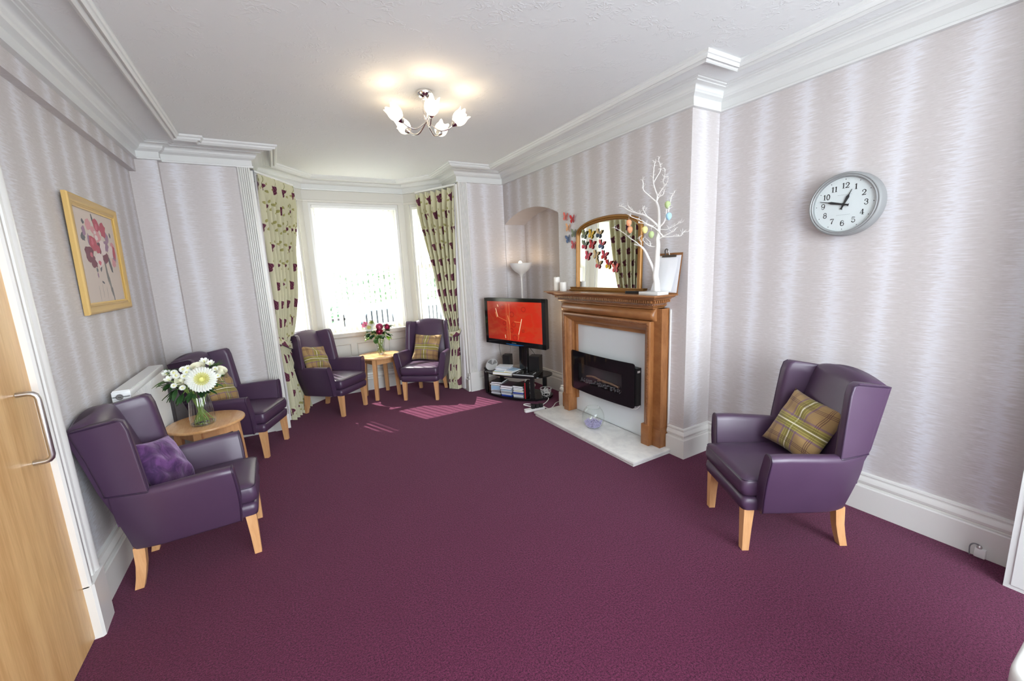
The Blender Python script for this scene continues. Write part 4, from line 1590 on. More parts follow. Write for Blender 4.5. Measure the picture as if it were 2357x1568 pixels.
for a, b in zip(ysl[:-1], ysl[1:]):
    for z0, z1 in ((FZ0, WZ0), (WZ0, WZ1), (WZ1, FZ1)):
        if z0 == WZ0 and a >= WY0 - 1e-6 and b <= WY1 + 1e-6:
            continue
        m.quad((fx(a), a, fz(a, z0)), (fx(b), b, fz(b, z0)), (fx(b), b, fz(b, z1)), (fx(a), a, fz(a, z1)))
    for zz in (FZ0, FZ1):
        m.quad((fx(a), a, fz(a, zz)), (fx(b), b, fz(b, zz)), (fx(b) + 0.006, b, fz(b, zz)), (fx(a) + 0.006, a, fz(a, zz)))
for y in (FY0, FY1):
    m.quad((fx(y), y, FZ0 + 0.02), (fx(y) + 0.006, y, FZ0 + 0.02), (fx(y) + 0.006, y, FZ1 - 0.02), (fx(y), y, FZ1 - 0.02))
m.build('glass_front', 'black_gloss', ef, 30)
m = MB()
for k in range(12):
    a, b = lerp(WY0, WY1, k / 12), lerp(WY0, WY1, (k + 1) / 12)
    m.quad((fx(a) + 0.003, a, WZ0), (fx(b) + 0.003, b, WZ0), (fx(b) + 0.003, b, WZ1), (fx(a) + 0.003, a, WZ1))
m.build('viewing_window', 'clear_glass', ef, 30)
mat('fire_dark', lin(58, 54, 58), 0.7)
mat('fire_log', lin(120, 92, 74), 0.8)
mat('fire_coal', lin(84, 80, 84), 0.85)
m = MB().box(2.490, 2.544, 2.352, 2.42, 0.315, 0.640).box(2.490, 2.544, 3.10, 3.15, 0.315, 0.640).box(2.490, 2.544, 2.42, 3.10, 0.315, 0.375).box(2.490, 2.544, 2.42, 3.10, 0.575, 0.640)
m.build('body', 'black_plastic', ef)
MB().box(2.536, 2.542, 2.42, 3.10, 0.375, 0.575).build('firebox_back', 'fire_dark', ef)
for pts, r in (([(2.505, 3.00, 0.440), (2.50, 2.90, 0.455), (2.505, 2.81, 0.440)], 0.010), ([(2.51, 2.85, 0.424), (2.50, 2.78, 0.443), (2.505, 2.74, 0.440)], 0.009), ([(2.505, 2.78, 0.434), (2.50, 2.68, 0.440), (2.505, 2.57, 0.427)], 0.011)):
    MB().tube(catmull(pts, 4), [r * (0.8 + 0.3 * ((i * 7) % 3) / 3) for i in range(9)], 7).build('log', 'fire_log', ef)
m = MB()
for k in range(130):
    m.ball((RND.uniform(2.487, 2.525), RND.uniform(2.44, 3.08), 0.388 + RND.uniform(-0.008, 0.020)), RND.uniform(0.006, 0.011), RND.uniform(0.007, 0.014), RND.uniform(0.006, 0.010), 6, 4)
o = m.build('coals', 'fire_coal', ef)
o['kind'] = 'stuff'
MB().box(2.500, 2.53, 2.350, 2.3525, 0.600, 0.618).build('switch', 'white_plastic', ef)
MB().tube(catmull([(2.52, 2.52, 0.312), (2.50, 2.46, 0.292), (2.49, 2.40, 0.284), (2.505, 2.355, 0.295), (2.53, 2.35, 0.315)], 5), 0.0035, 6).build('power_cord', 'white_plastic', ef)

# fish bowl with lilac crystals
BC = (2.352, 2.735)
fb = thing('glass_bowl', 'round clear glass bowl with lilac crystals on the marble hearth', 'bowl', (BC[0], BC[1], 0.042))
pr = [(0.045, 0.043), (0.060, 0.048), (0.082, 0.070), (0.096, 0.105), (0.100, 0.138), (0.095, 0.172), (0.082, 0.205), (0.066, 0.225), (0.060, 0.232)]
MB().lathe(pr, (BC[0], BC[1], 0), 40, cap=False).build('shell', 'clear_glass', fb, 60)
MB().lathe([(0, 0.0435), (0.05, 0.0435), (0.058, 0.05), (0, 0.052)], (BC[0], BC[1], 0), 32).build('base', 'clear_glass', fb)
MB().tube([(BC[0] + 0.06 * math.cos(2 * PI * k / 36), BC[1] + 0.06 * math.sin(2 * PI * k / 36), 0.232) for k in range(36)], 0.0022, 6, closed=True).build('rim', 'clear_glass', fb)
m = MB()
for k in range(600):
    a, q = RND.uniform(0, 2 * PI), RND.random() ** 0.5
    h = RND.uniform(0.052, 0.100)
    rr = q * (0.055 + (h - 0.05) * 0.55)
    c = (BC[0] + rr * math.cos(a), BC[1] + rr * math.sin(a), h)
    bm = bmesh.new()
    bmesh.ops.create_icosphere(bm, subdivisions=1, radius=RND.uniform(0.004, 0.0065))
    m.bm(bm, Matrix.Translation(c) @ Matrix.Rotation(RND.uniform(0, 3), 4, 'X'))
o = m.build('crystals', 'lilac_crystal', fb, 0)
o['kind'] = 'stuff'

# ================================================================ MANTEL SHELF
SZ = 1.2592
# arched overmantel mirror
mi = thing('overmantel_mirror', 'gold framed arched mirror standing on the mantel shelf', 'mirror', (2.54, 2.77, SZ))
MY0, MY1 = 2.362, 3.180


def mirror_outline(inset, zb):
    y0, y1 = MY0 + inset, MY1 - inset
    zs, zt = 1.775 - inset * 0.35, 1.912 - inset
    pts = [(y0, zb), (y0, zs)]
    c = (y0 + y1) / 2
    w = (y1 - y0) / 2
    for k in range(1, 24):
        a = PI * k / 24
        yy = c - w * math.cos(a)
        pts.append((yy, zs + (zt - zs) * math.sin(a) ** 0.78))
    pts += [(y1, zs), (y1, zb)]
    return pts


lean = lambda z: (z - SZ) / 0.65 * 0.016
rings = []
for ins, x in ((0.0, 2.553), (0.0, 2.540), (0.004, 2.531), (0.010, 2.527), (0.018, 2.530), (0.022, 2.537), (0.028, 2.531), (0.034, 2.530), (0.038, 2.538), (0.043, 2.541), (0.046, 2.548)):
    rings.append([(x + lean(z), y, z) for y, z in mirror_outline(ins, 1.292)])
m = MB()
R = list(map(list, zip(*rings)))
m.loft(R, True, True)
m.build('frame', 'mirror_frame', mi, 35)
m = MB()
sweep(m, [(2.5705, 3.225), (2.5525, 3.225), (2.5525, 2.352), (2.5705, 2.352)], [(-0.01, SZ), (0.036, SZ), (0.038, 1.266), (0.034, 1.270), (0.026, 1.274), (0.026, 1.283), (0.032, 1.287), (0.032, 1.293), (-0.01, 1.295)])
m.build('base', 'mirror_frame', mi, 30)
ol = [(2.545 + lean(z), y, z) for y, z in mirror_outline(0.042, 1.29)]
MB().add(ol, [tuple(range(len(ol)))]).build('glass', 'mirror', mi, 0)


# butterflies
def butterfly(label, col, y, z, x, size, ang, flap, group, col2=None):
    t = thing('paper_butterfly', label, 'butterfly', (x, y, z), 0, group)
    rot = Matrix.Translation((x, y, z)) @ Matrix.Rotation(ang, 4, 'X')
    for s in (-1, 1):
        up = [(0.0, 0.02), (0.10, 0.30), (0.28, 0.52), (0.44, 0.56), (0.50, 0.44), (0.44, 0.22), (0.30, 0.06), (0.0, -0.02)]
        lo = [(0.0, 0.0), (0.24, 0.04), (0.36, -0.06), (0.38, -0.24), (0.28, -0.42), (0.17, -0.44), (0.08, -0.26), (0.0, -0.10)]
        for nm, pl, cc in (('upper_wing', up, col), ('lower_wing', lo, col2 or col)):
            pts = []
            for a, b in pl:
                pts.append(rot @ Vector((-a * size * math.sin(flap) - 0.0015, -s * a * size * math.cos(flap), b * size)))
            MB().extrude(pts, (-0.0012, 0, 0)).build(nm, 'paint_' + cc, t, 0)
    MB().tube([rot @ Vector((-0.002, 0, -0.3 * size)), rot @ Vector((-0.003, 0, 0.05 * size)), rot @ Vector((-0.002, 0, 0.3 * size))], [0.001, 0.0026, 0.0015], 6).build('body', 'paint_dusk', t)


GW, GM = 'paper butterflies on the wall', 'paper butterflies on the mirror'
for lab, c, y, z, a in (('coral butterfly on the wallpaper, topmost and nearest the alcove', 'coral', 3.359, 1.971, 0.25), ('deep red butterfly on the wallpaper between alcove and mirror', 'red', 3.251, 1.937, 0.0), ('peach butterfly on the wallpaper beside the mirror', 'peach', 3.321, 1.863, 0.2), ('grey-green butterfly on the wallpaper touching the mirror shoulder', 'sage', 3.236, 1.802, 0.15), ('blue butterfly on the wallpaper beside the mirror', 'blue', 3.325, 1.755, -0.1), ('rose butterfly on the wallpaper at the mirror edge, lowest on the wall', 'rose', 3.240, 1.691, 0.2)):
    butterfly(lab, c, y, z, 2.5695, 0.078, a, 0.28, GW)
for lab, c, c2, y, z, a in (('olive green butterfly on the mirror glass, top row', 'olive', 'sage', 3.070, 1.775, 0.3), ('mustard yellow butterfly on the mirror glass', 'mustard', None, 2.971, 1.769, 0.35), ('sand and slate patterned butterfly on the mirror glass, top row', 'sand', 'dusk', 2.866, 1.764, 0.3), ('rose butterfly with grey upper wings on the mirror glass', 'sage', 'pink', 3.064, 1.679, 0.3), ('bright red butterfly on the mirror glass, second row', 'red', None, 2.960, 1.676, 0.3), ('half rose half blue butterfly on the mirror glass', 'rose', 'blue', 2.833, 1.667, 0.35), ('pink butterfly on the mirror glass, third row nearest the alcove', 'pink', None, 3.017, 1.578, 0.35), ('sand coloured butterfly on the mirror glass, third row', 'sand', None, 2.903, 1.580, 0.3), ('crimson pink butterfly on the mirror glass, third row by the reflected curtain', 'pink', 'red', 2.795, 1.571, 0.35), ('pale sand and rose butterfly low on the mirror glass', 'sand', 'rose', 2.869, 1.498, 0.3), ('red and mustard butterfly low on the mirror glass', 'red', 'mustard', 2.740, 1.491, 0.25), ('dusty coral butterfly lowest on the mirror glass over the reflected curtain', 'coral', 'rose', 2.655, 1.459, 0.05)):
    butterfly(lab, c, y, z, 2.543 + lean(z), 0.080, a, 0.16, GM, c2)

# candles
for lab, c, r, h in (('taller white pillar candle at the alcove end of the mantel', (2.432, 3.350), 0.030, 0.135), ('shorter white pillar candle on the mantel next to the mirror', (2.425, 3.238), 0.033, 0.086)):
    t = thing('pillar_candle', lab, 'candle', (c[0], c[1], SZ), 0, 'pillar candles on the mantel')
    MB().lathe([(0, SZ), (r - 0.002, SZ), (r, SZ + 0.003), (r, SZ + h - 0.004), (r - 0.004, SZ + h), (r - 0.012, SZ + h - 0.003), (0, SZ + h - 0.005)], (c[0], c[1], 0), 32).build('wax', 'candle_wax', t, 40)
    MB().tube([(c[0], c[1], SZ + h - 0.006), (c[0] + 0.001, c[1], SZ + h + 0.008)], 0.0012, 5).build('wick', 'ink', t)

# white twig tree
tr = thing('twig_tree', 'white painted twig tree on a square base on the mantel shelf', 'tree', (2.43, 2.14, SZ))
MB().box(2.373, 2.488, 2.048, 2.228, SZ, 1.283, 0.002).build('base', 'white_paint', tr)
BR = [
    (0.024, 0.0135, [(2.44, 2.114, 1.284), (2.44, 2.119, 1.35), (2.44, 2.129, 1.401), (2.44, 2.118, 1.486), (2.44, 2.115, 1.554), (2.44, 2.112, 1.62), (2.44, 2.116, 1.660), (2.44, 2.107, 1.690)]),
    (0.013, 0.005, [(2.44, 2.129, 1.401), (2.433, 2.15, 1.46), (2.427, 2.186, 1.53), (2.42, 2.212, 1.58), (2.413, 2.243, 1.616), (2.407, 2.278, 1.629), (2.4, 2.301, 1.637)]),
    (0.013, 0.008, [(2.44, 2.107, 1.675), (2.44, 2.106, 1.723), (2.44, 2.104, 1.76), (2.44, 2.105, 1.82), (2.44, 2.112, 1.877), (2.44, 2.131, 1.92)]),
    (0.006, 0.002, [(2.44, 2.131, 1.92), (2.44, 2.124, 1.962), (2.44, 2.143, 2.005), (2.44, 2.162, 2.061), (2.44, 2.163, 2.116), (2.44, 2.154, 2.181), (2.44, 2.144, 2.19)]),
    (0.005, 0.002, [(2.44, 2.123, 1.959), (2.433, 2.078, 1.998), (2.427, 2.044, 2.021), (2.42, 2.019, 2.043)]),
    (0.0035, 0.0015, [(2.44, 2.162, 2.056), (2.444, 2.135, 2.091), (2.448, 2.109, 2.125), (2.452, 2.11, 2.156), (2.456, 2.131, 2.2), (2.46, 2.134, 2.228)]),
    (0.006, 0.002, [(2.44, 2.131, 1.92), (2.43, 2.184, 1.968), (2.42, 2.235, 2.02), (2.41, 2.229, 2.067), (2.4, 2.229, 2.087)]),
    (0.004, 0.0015, [(2.44, 2.128, 1.924), (2.45, 2.117, 1.953), (2.46, 2.094, 1.962), (2.47, 2.089, 1.989)]),
    (0.0025, 0.001, [(2.43, 2.054, 2.02), (2.44, 2.075, 2.048), (2.45, 2.075, 2.079), (2.46, 2.076, 2.126)]),
    (0.009, 0.002, [(2.44, 2.104, 1.743), (2.427, 2.156, 1.794), (2.413, 2.21, 1.836), (2.4, 2.265, 1.856), (2.387, 2.339, 1.886), (2.373, 2.391, 1.923), (2.36, 2.421, 1.932)]),
    (0.004, 0.0015, [(2.4, 2.265, 1.856), (2.39, 2.319, 1.889), (2.38, 2.35, 1.93)]),
    (0.003, 0.001, [(2.38, 2.163, 1.826), (2.36, 2.172, 1.859), (2.34, 2.168, 1.882)]),
    (0.005, 0.0015, [(2.44, 2.156, 1.753), (2.41, 2.184, 1.772), (2.38, 2.223, 1.805), (2.35, 2.274, 1.831), (2.32, 2.273, 1.843)]),
    (0.005, 0.0015, [(2.44, 2.071, 1.679), (2.415, 2.113, 1.732), (2.39, 2.144, 1.755), (2.365, 2.175, 1.775), (2.34, 2.207, 1.782)]),
    (0.006, 0.002, [(2.44, 2.103, 1.743), (2.437, 2.06, 1.771), (2.433, 2.039, 1.82), (2.43, 2.032, 1.87), (2.427, 2.001, 1.899), (2.423, 1.99, 1.932), (2.42, 1.964, 1.954)]),
    (0.002, 0.001, [(2.42, 1.995, 1.894), (2.41, 1.996, 1.864), (2.4, 1.99, 1.831)]),
    (0.006, 0.002, [(2.44, 2.134, 1.652), (2.445, 2.08, 1.672), (2.45, 2.035, 1.688), (2.455, 1.99, 1.704), (2.46, 1.975, 1.722)]),
    (0.004, 0.0015, [(2.44, 2.076, 1.672), (2.452, 2.03, 1.668), (2.464, 1.991, 1.669), (2.476, 1.948, 1.668), (2.488, 1.935, 1.691), (2.5, 1.907, 1.692)]),
    (0.003, 0.001, [(2.44, 2.093, 1.726), (2.455, 2.045, 1.721), (2.47, 2.008, 1.737), (2.485, 1.977, 1.754), (2.5, 1.951, 1.763)]),
    (0.005, 0.002, [(2.418, 2.216, 1.586), (2.392, 2.266, 1.646), (2.384, 2.328, 1.685), (2.376, 2.381, 1.725), (2.368, 2.441, 1.761), (2.36, 2.471, 1.777)]),
    (0.004, 0.0015, [(2.44, 2.133, 1.609), (2.427, 2.165, 1.614), (2.413, 2.163, 1.645), (2.4, 2.2, 1.681)]),
    (0.003, 0.0015, [(2.42, 2.164, 1.614), (2.39, 2.172, 1.629), (2.36, 2.181, 1.66)]),
    (0.003, 0.0015, [(2.41, 2.24, 1.616), (2.415, 2.249, 1.655), (2.42, 2.278, 1.684)]),
]
rt = random.Random(21)
for bi, (r0, r1, pts) in enumerate(BR):
    P = catmull(pts, 4)
    n = len(P)
    m = MB().tube(P, [r0 + (r1 - r0) * (i / (n - 1)) ** 0.8 for i in range(n)], 8 if r0 > 0.006 else 6)
    o = m.build('trunk' if bi == 0 else 'branch', 'white_branch', tr, 60)
    if bi > 1 and bi != 2:
        m = MB()
        for k in range(5 + 2 * len(pts)):
            i = rt.randrange(n // 3, n)
            d = Vector((rt.uniform(-0.5, 0.5), rt.uniform(-1, 1), rt.uniform(-0.1, 1))).normalized()
            L = rt.uniform(0.012, 0.035)
            q = P[i] + d * L * 0.5 + Vector((0, 0, rt.uniform(-0.003, 0.006)))
            m.tube([P[i], q, P[i] + d * L], [0.0013, 0.0011, 0.0008], 4)
        tw = m.build('twigs', 'white_branch', o, 60)
        tw['kind'] = 'stuff'
for lab, c, p in (('orange egg hanging on the white twig tree, upper of the two orange ones', 'egg_orange', (2.385, 2.342, 1.798)), ('orange egg hanging on the white twig tree, lower of the two orange ones', 'egg_orange', (2.372, 2.318, 1.745)), ('yellow egg hanging on the white twig tree', 'egg_yellow', (2.36, 2.162, 1.729)), ('green egg hanging low on the white twig tree by its trunk', 'egg_green', (2.38, 2.121, 1.691)), ('pale green egg hanging high on the white twig tree', 'egg_green', (2.415, 2.013, 1.882)), ('pale blue egg hanging on the white twig tree', 'egg_blue', (2.40, 1.989, 1.802))):
    t = thing('hanging_egg', lab, 'egg', p, 0, 'painted eggs on the twig tree')
    MB().lathe([(0.020 * math.sin(PI * k / 10) * (1 - 0.16 * math.cos(PI * k / 10) * -1 * -1), p[2] - 0.026 * math.cos(PI * k / 10)) for k in range(11)], (p[0], p[1], 0), 16).build('shell', 'paint_' + c, t, 60)
    MB().tube([(p[0], p[1], p[2] + 0.025), (p[0] + 0.002, p[1], p[2] + 0.052)], 0.0008, 4).build('loop', 'white_branch', t)

# clipboard with papers
cb = thing('clipboard', 'brown clipboard with white papers leaning on the wall behind the twig tree', 'clipboard', (2.53, 2.10, SZ))
lx = lambda z: 2.515 + (z - SZ) / 0.30 * 0.050
q = lambda y0, y1, z0, z1, d0, d1=None: [(lx(z0) - d0, y0, z0), (lx(z0) - d0, y1, z0), (lx(z1) - (d0 if d1 is None else d1), y1, z1), (lx(z1) - (d0 if d1 is None else d1), y0, z1)]
MB().extrude(q(1.995, 2.205, SZ + 0.001, 1.558, 0.0), (0.003, 0, 0)).build('board', 'hardboard', cb, 0)
MB().extrude(q(2.003, 2.20, SZ + 0.012, 1.540, 0.0025, 0.0015), (0.0012, 0, 0)).build('paper', 'paper', cb, 0)
rows = []
for i in range(9):
    z = lerp(1.535, SZ + 0.02, i / 8)
    f = (i / 8)
    rows.append([(lx(z) - 0.006 - 0.006 * f - 0.010 * f * math.sin(PI * (j / 6)), lerp(2.022 + 0.022 * f * f, 2.200 + 0.035 * f * f, j / 6), z) for j in range(7)])
MB().loft(rows, False, False).build('paper', 'paper', cb, 60)
MB().extrude(q(2.040, 2.165, 1.528, 1.545, 0.012, 0.011), (0.004, 0, 0)).build('clip_bar', 'dark_steel', cb, 0)
m = MB().tube(catmull([(2.550, 2.135, 1.545), (2.540, 2.130, 1.578), (2.540, 2.118, 1.588), (2.540, 2.106, 1.578), (2.550, 2.100, 1.545)], 5), 0.005, 6)
m.build('clip_lever', 'dark_steel', cb)
# remote control
d = (Vector((2.500, 2.262)) - Vector((2.440, 2.420))).normalized()
n = Vector((-d.y, d.x)) * 0.018
a, b = Vector((2.432, 2.420)), Vector((2.478, 2.275))
rc = thing('remote_control', 'black remote control on the mantel beside the twig tree base', 'remote', (2.46, 2.35, SZ))
MB().prism([tuple(p) for p in rpoly([tuple(a - n), tuple(b - n), tuple(b + n), tuple(a + n)], 0.012, 4)], SZ, SZ + 0.020).build('body', 'black_plastic', rc)
m = MB()
for i in range(5):
    c = a.lerp(b, 0.2 + 0.14 * i)
    m.ball((c.x, c.y, SZ + 0.0205), 0.004, 0.004, 0.0015, 8, 4)
m.build('buttons', 'grey_plastic', rc)['kind'] = 'stuff'


# ================================================================ TELEVISION CORNER
SCN = Vector((2.36, 4.10))
SE = Vector((0.552, -0.834))      # along the stand, from the bay end to the fireplace end
SN = Vector((-0.834, -0.552))     # out of the corner
P2 = lambda e, n: SCN + SE * e + SN * n
ts = thing('television_stand', 'black two-tier glass television stand set across the room corner', 'television stand', (SCN.x, SCN.y, 0))
fr = [(-0.45, -0.10), (-0.44, 0.0), (-0.40, 0.08), (-0.30, 0.145), (-0.16, 0.195), (0.0, 0.225), (0.12, 0.23), (0.24, 0.212), (0.34, 0.170), (0.42, 0.09), (0.445, 0.0), (0.42, -0.09), (0.33, -0.15), (0.15, -0.18), (-0.15, -0.18), (-0.35, -0.16)]
outl = [tuple(P2(e, n)) for e, n in [tuple(p) for p in rpoly(fr, 0.08, 3)]]
MB().prism(outl, 0.275, 0.289).build('top_shelf', 'black_gloss', ts)
MB().prism(outl, 0.018, 0.040).build('bottom_shelf', 'black_gloss', ts)
for e, n in ((-0.41, 0.02), (0.27, 0.165), (-0.28, -0.14), (0.30, -0.13)):
    c = P2(e, n)
    a, b = SE * 0.022, SN * 0.016
    MB().prism([tuple(c - a - b), tuple(c + a - b), tuple(c + a + b), tuple(c - a + b)], 0.040, 0.275).build('post', 'black_plastic', ts)
for e, n in ((-0.36, 0.03), (0.30, 0.12), (-0.3, -0.12), (0.33, -0.1)):
    c = P2(e, n)
    MB().lathe([(0, 0), (0.022, 0), (0.022, 0.019), (0, 0.019)], (c.x, c.y, 0), 16).build('foot', 'black_plastic', ts)

# television on its own column
TL, TR_ = Vector((2.163, 4.463)), Vector((2.418, 3.553))
TE = (TR_ - TL)
TW = TE.length
TE.normalize()
TN = Vector((TE.y, -TE.x))
if TN.x > 0:
    TN = -TN
TZ0, TZ1 = 0.622, 1.166
tv = thing('television', 'flat screen television with black bezel showing a red picture', 'television', (2.40, 4.00, 0.289))


def tvp(e, d, z):
    p = TL + TE * e + TN * d
    return Vector((p.x, p.y, z))


def tvbox(mb, e0, e1, z0, z1, d0, d1, r=0.0):
    q = rpoly([(e0, z0), (e1, z0), (e1, z1), (e0, z1)], r, 4) if r else [Vector(k) for k in ((e0, z0), (e1, z0), (e1, z1), (e0, z1))]
    a = [tvp(p.x, d0, p.y) for p in q]
    b = [tvp(p.x, d1, p.y) for p in q]
    return mb.loft([a, b])


m = tvbox(MB(), 0, TW, TZ0, TZ1, -0.05, -0.004, 0.02)
tvbox(m, 0.12, TW - 0.12, TZ0 + 0.08, TZ1 - 0.08, -0.09, -0.05, 0.03)
m.build('case', 'black_plastic', tv)
B = 0.046
m = MB()
for e0, e1, z0, z1 in ((0, TW, TZ1 - B * 0.85, TZ1), (0, TW, TZ0, TZ0 + B * 1.25), (0, B, TZ0, TZ1), (TW - B, TW, TZ0, TZ1)):
    tvbox(m, e0 + 0.001, e1 - 0.001, z0 + 0.001, z1 - 0.001, -0.004, 0.004)
bz = m.build('bezel', 'black_gloss', tv)
tvbox(MB(), TW / 2 - 0.035, TW / 2 + 0.035, TZ0 + 0.028, TZ0 + 0.036, 0.004, 0.0048).build('badge', 'grey_plastic', bz)
mat('blue_strip', lin(36, 92, 150), 0.2)
pts = [(TW * 0.36 + k * TW * 0.025, TZ0 + 0.016 - 0.012 * math.sin(PI * k / 12)) for k in range(13)]
m = MB()
m.loft([[tvp(a, 0.0045, b), tvp(a, 0.0045, TZ0 + 0.020)] for a, b in pts], False, False)
m.build('blue_light_strip', 'blue_strip', bz)


def f_screen(g):
    u, v, _ = g.sep(g.coord('UV'))
    n = g.noise(g.comb(u * 3.0, v * 3.0, 0.0), 1.0, 2.0)
    c = g.mix(u.ss(0.0, 0.75), lin(142, 38, 26), lin(186, 42, 22))
    c = g.mix(((n - 0.5).abs() < 0.03) * 0.15, c, lin(150, 90, 50))

    def seg(c, x0, y0, x1, y1, w, col, amt):
        L = math.hypot(x1 - x0, y1 - y0)
        dx, dy = (x1 - x0) / L, (y1 - y0) / L
        a = (u - x0) * dx + (v - y0) * dy
        b = (v - y0) * dx - (u - x0) * dy
        mk = (b.abs() < w) * (a > 0.0) * (a < L)
        return g.mix(mk * amt, c, col)
    gold, pale = lin(226, 150, 90), lin(244, 214, 170)
    for x, y, r in ((0.30, 0.86, 0.045), (0.475, 0.68, 0.05), (0.69, 0.82, 0.045), (0.505, 0.42, 0.045), (0.36, 0.30, 0.035), (0.52, 0.09, 0.052), (0.46, 0.27, 0.04), (0.33, 0.44, 0.035), (0.67, 0.28, 0.025)):
        d = ((u - x) * (u - x) * 2.6 + (v - y) * (v - y)).sqrt()
        c = g.mix(((d - r * 1.25).abs() < 0.011) * 0.45, c, lin(104, 22, 20))
    for s in ((0.17, 0.82, 0.205, 0.60, 0.006, pale, 0.9), (0.16, 0.72, 0.19, 0.58, 0.004, gold, 0.9), (0.205, 0.60, 0.38, 0.50, 0.004, gold, 0.6), (0.205, 0.92, 0.22, 0.86, 0.006, pale, 0.8), (0.40, 0.65, 0.43, 0.42, 0.005, gold, 0.8), (0.43, 0.95, 0.43, 0.02, 0.007, gold, 0.35), (0.38, 0.95, 0.39, 0.02, 0.02, gold, 0.12), (0.655, 0.58, 0.59, 0.18, 0.006, pale, 0.9), (0.59, 0.18, 0.575, 0.04, 0.004, gold, 0.6), (0.52, 0.50, 0.63, 0.49, 0.006, gold, 0.8), (0.335, 0.14, 0.345, 0.05, 0.006, pale, 0.7)):
        c = seg(c, *s)
    g.set('Base Color', (0.004, 0.002, 0.002))
    g.set('Emission Color', c)
    g.set('Emission Strength', 0.92)


mat('tv_picture', rough=0.12, fn=f_screen)
e0, e1, z0, z1 = B, TW - B, TZ0 + B * 1.25, TZ1 - B * 0.85
MB().quad(tvp(e0, 0.001, z0), tvp(e1, 0.001, z0), tvp(e1, 0.001, z1), tvp(e0, 0.001, z1), [(0, 0), (1, 0), (1, 1), (0, 1)]).build('screen', 'tv_picture', tv, 0)
pc = Vector((2.41, 4.0))
a, b = TE * 0.062, TN * 0.03
m = MB().prism([tuple(p) for p in rpoly([tuple(pc - a - b), tuple(pc + a - b), tuple(pc + a + b), tuple(pc - a + b)], 0.02, 3)], 0.289, 0.95)
m.build('column', 'black_gloss', tv)

# loudspeakers
for lab, e, n, w, d, h, ang in (('small black loudspeaker on the television stand, on the window side', -0.16, -0.085, 0.095, 0.10, 0.185, 0.15), ('larger black loudspeaker on the television stand, on the fireplace side', 0.235, -0.03, 0.125, 0.13, 0.205, 0.1)):
    c = P2(e, n)
    t = thing('loudspeaker', lab, 'loudspeaker', (c.x, c.y, 0.289), 0, 'loudspeakers on the television stand')
    ax = Matrix.Rotation(ang, 2) @ SE
    ay = Vector((-ax.y, ax.x)) * (-1)
    cor = lambda p, q: tuple(c + ax * p + ay * q)
    MB().prism([cor(-w / 2, -d / 2), cor(w / 2, -d / 2), cor(w / 2, d / 2), cor(-w / 2, d / 2)], 0.289, 0.289 + h).build('cabinet', 'black_plastic', t)
    q = SN * (d / 2 + 0.004)
    MB().prism([tuple(c + SE * (-w / 2 + 0.006) + q - SN * 0.012), tuple(c + SE * (w / 2 - 0.006) + q - SN * 0.012), tuple(c + SE * (w / 2 - 0.006) + q), tuple(c + SE * (-w / 2 + 0.006) + q)], 0.295, 0.283 + h).build('grille', 'black_plastic', t)


def boxed(name, label, cat, group, c, w, d, h, z, ang, material, parts=None, bev=0.001):
    """a flat box (book, disc case) on the stand; w along the stand, d out of the corner."""
    t = thing(name, label, cat, (c.x, c.y, z), 0, group)
    ax = Matrix.Rotation(ang, 2) @ SE
    ay = Matrix.Rotation(ang, 2) @ SN
    cor = lambda p, q: tuple(c + ax * p + ay * q)
    pol = [cor(-w / 2, -d / 2), cor(w / 2, -d / 2), cor(w / 2, d / 2), cor(-w / 2, d / 2)]
    if parts == 'book':
        e = 0.003
        k = 0.0025
        MB().prism([cor(-w / 2 + e, -d / 2 + e), cor(w / 2 - e, -d / 2 + e), cor(w / 2 - e, d / 2 - e), cor(-w / 2 + e, d / 2 - e)], z + k, z + h - k).build('pages', 'paper', t)
        m = MB().prism(pol, z, z + k).prism(pol, z + h - k, z + h)
        m.prism([cor(-w / 2, -d / 2), cor(w / 2, -d / 2), cor(w / 2, -d / 2 + e), cor(-w / 2, -d / 2 + e)], z, z + h)
        m.build('cover', material, t)
    else:
        MB().prism(pol, z, z + h).build('case', material, t)
        if parts:
            MB().prism([cor(-w / 2 + 0.003, d / 2), cor(w / 2 - 0.003, d / 2), cor(w / 2 - 0.003, d / 2 + 0.0006), cor(-w / 2 + 0.003, d / 2 + 0.0006)], z + 0.002, z + h - 0.002).build('spine', parts, t)
    return t


for nm, c in dict(case_clear=(176, 182, 190), case_white=(222, 224, 228), case_blue=(44, 70, 158), case_sky=(150, 186, 214), case_black=(26, 25, 28), case_grey=(120, 120, 126), case_red=(168, 34, 40), case_yellow=(204, 196, 142), case_brown=(92, 68, 48), case_plum=(70, 44, 60), silver=(178, 180, 182)).items():
    mat(nm, lin(*c), 0.35)
GT, GL = 'things stacked on top of the television stand', 'cases and books in the lower shelf stacks'
boxed('directory', 'thick cream directory under the papers on top of the television stand', 'book', GT, P2(-0.10, 0.085), 0.25, 0.21, 0.030, 0.289, 0.06, 'case_yellow', 'book')
boxed('disc_case', 'white disc case lying on the cream directory at its window end', 'disc case', GT, P2(-0.145, 0.095), 0.13, 0.15, 0.012, 0.3195, 0.02, 'case_white', 'case_sky')
boxed('disc_case', 'white disc case with blue cover lying on the cream directory at its player end', 'disc case', GT, P2(-0.020, 0.075), 0.15, 0.17, 0.012, 0.3195, -0.3, 'case_white', None)
boxed('disc_cover', 'sky blue printed sheet on the disc case beside the player', 'sheet', GT, P2(-0.015, 0.06), 0.12, 0.12, 0.001, 0.3318, -0.3, 'case_sky', None)
boxed('disc_case', 'clear disc case second from the top of the pile on the cream directory', 'disc case', GT, P2(-0.14, 0.06), 0.17, 0.13, 0.016, 0.3318, -0.12, 'case_clear', 'case_white')
boxed('disc_case', 'pale disc case topmost of the pile on the cream directory', 'disc case', GT, P2(-0.135, 0.045), 0.17, 0.13, 0.016, 0.3482, 0.14, 'case_white', 'case_clear')
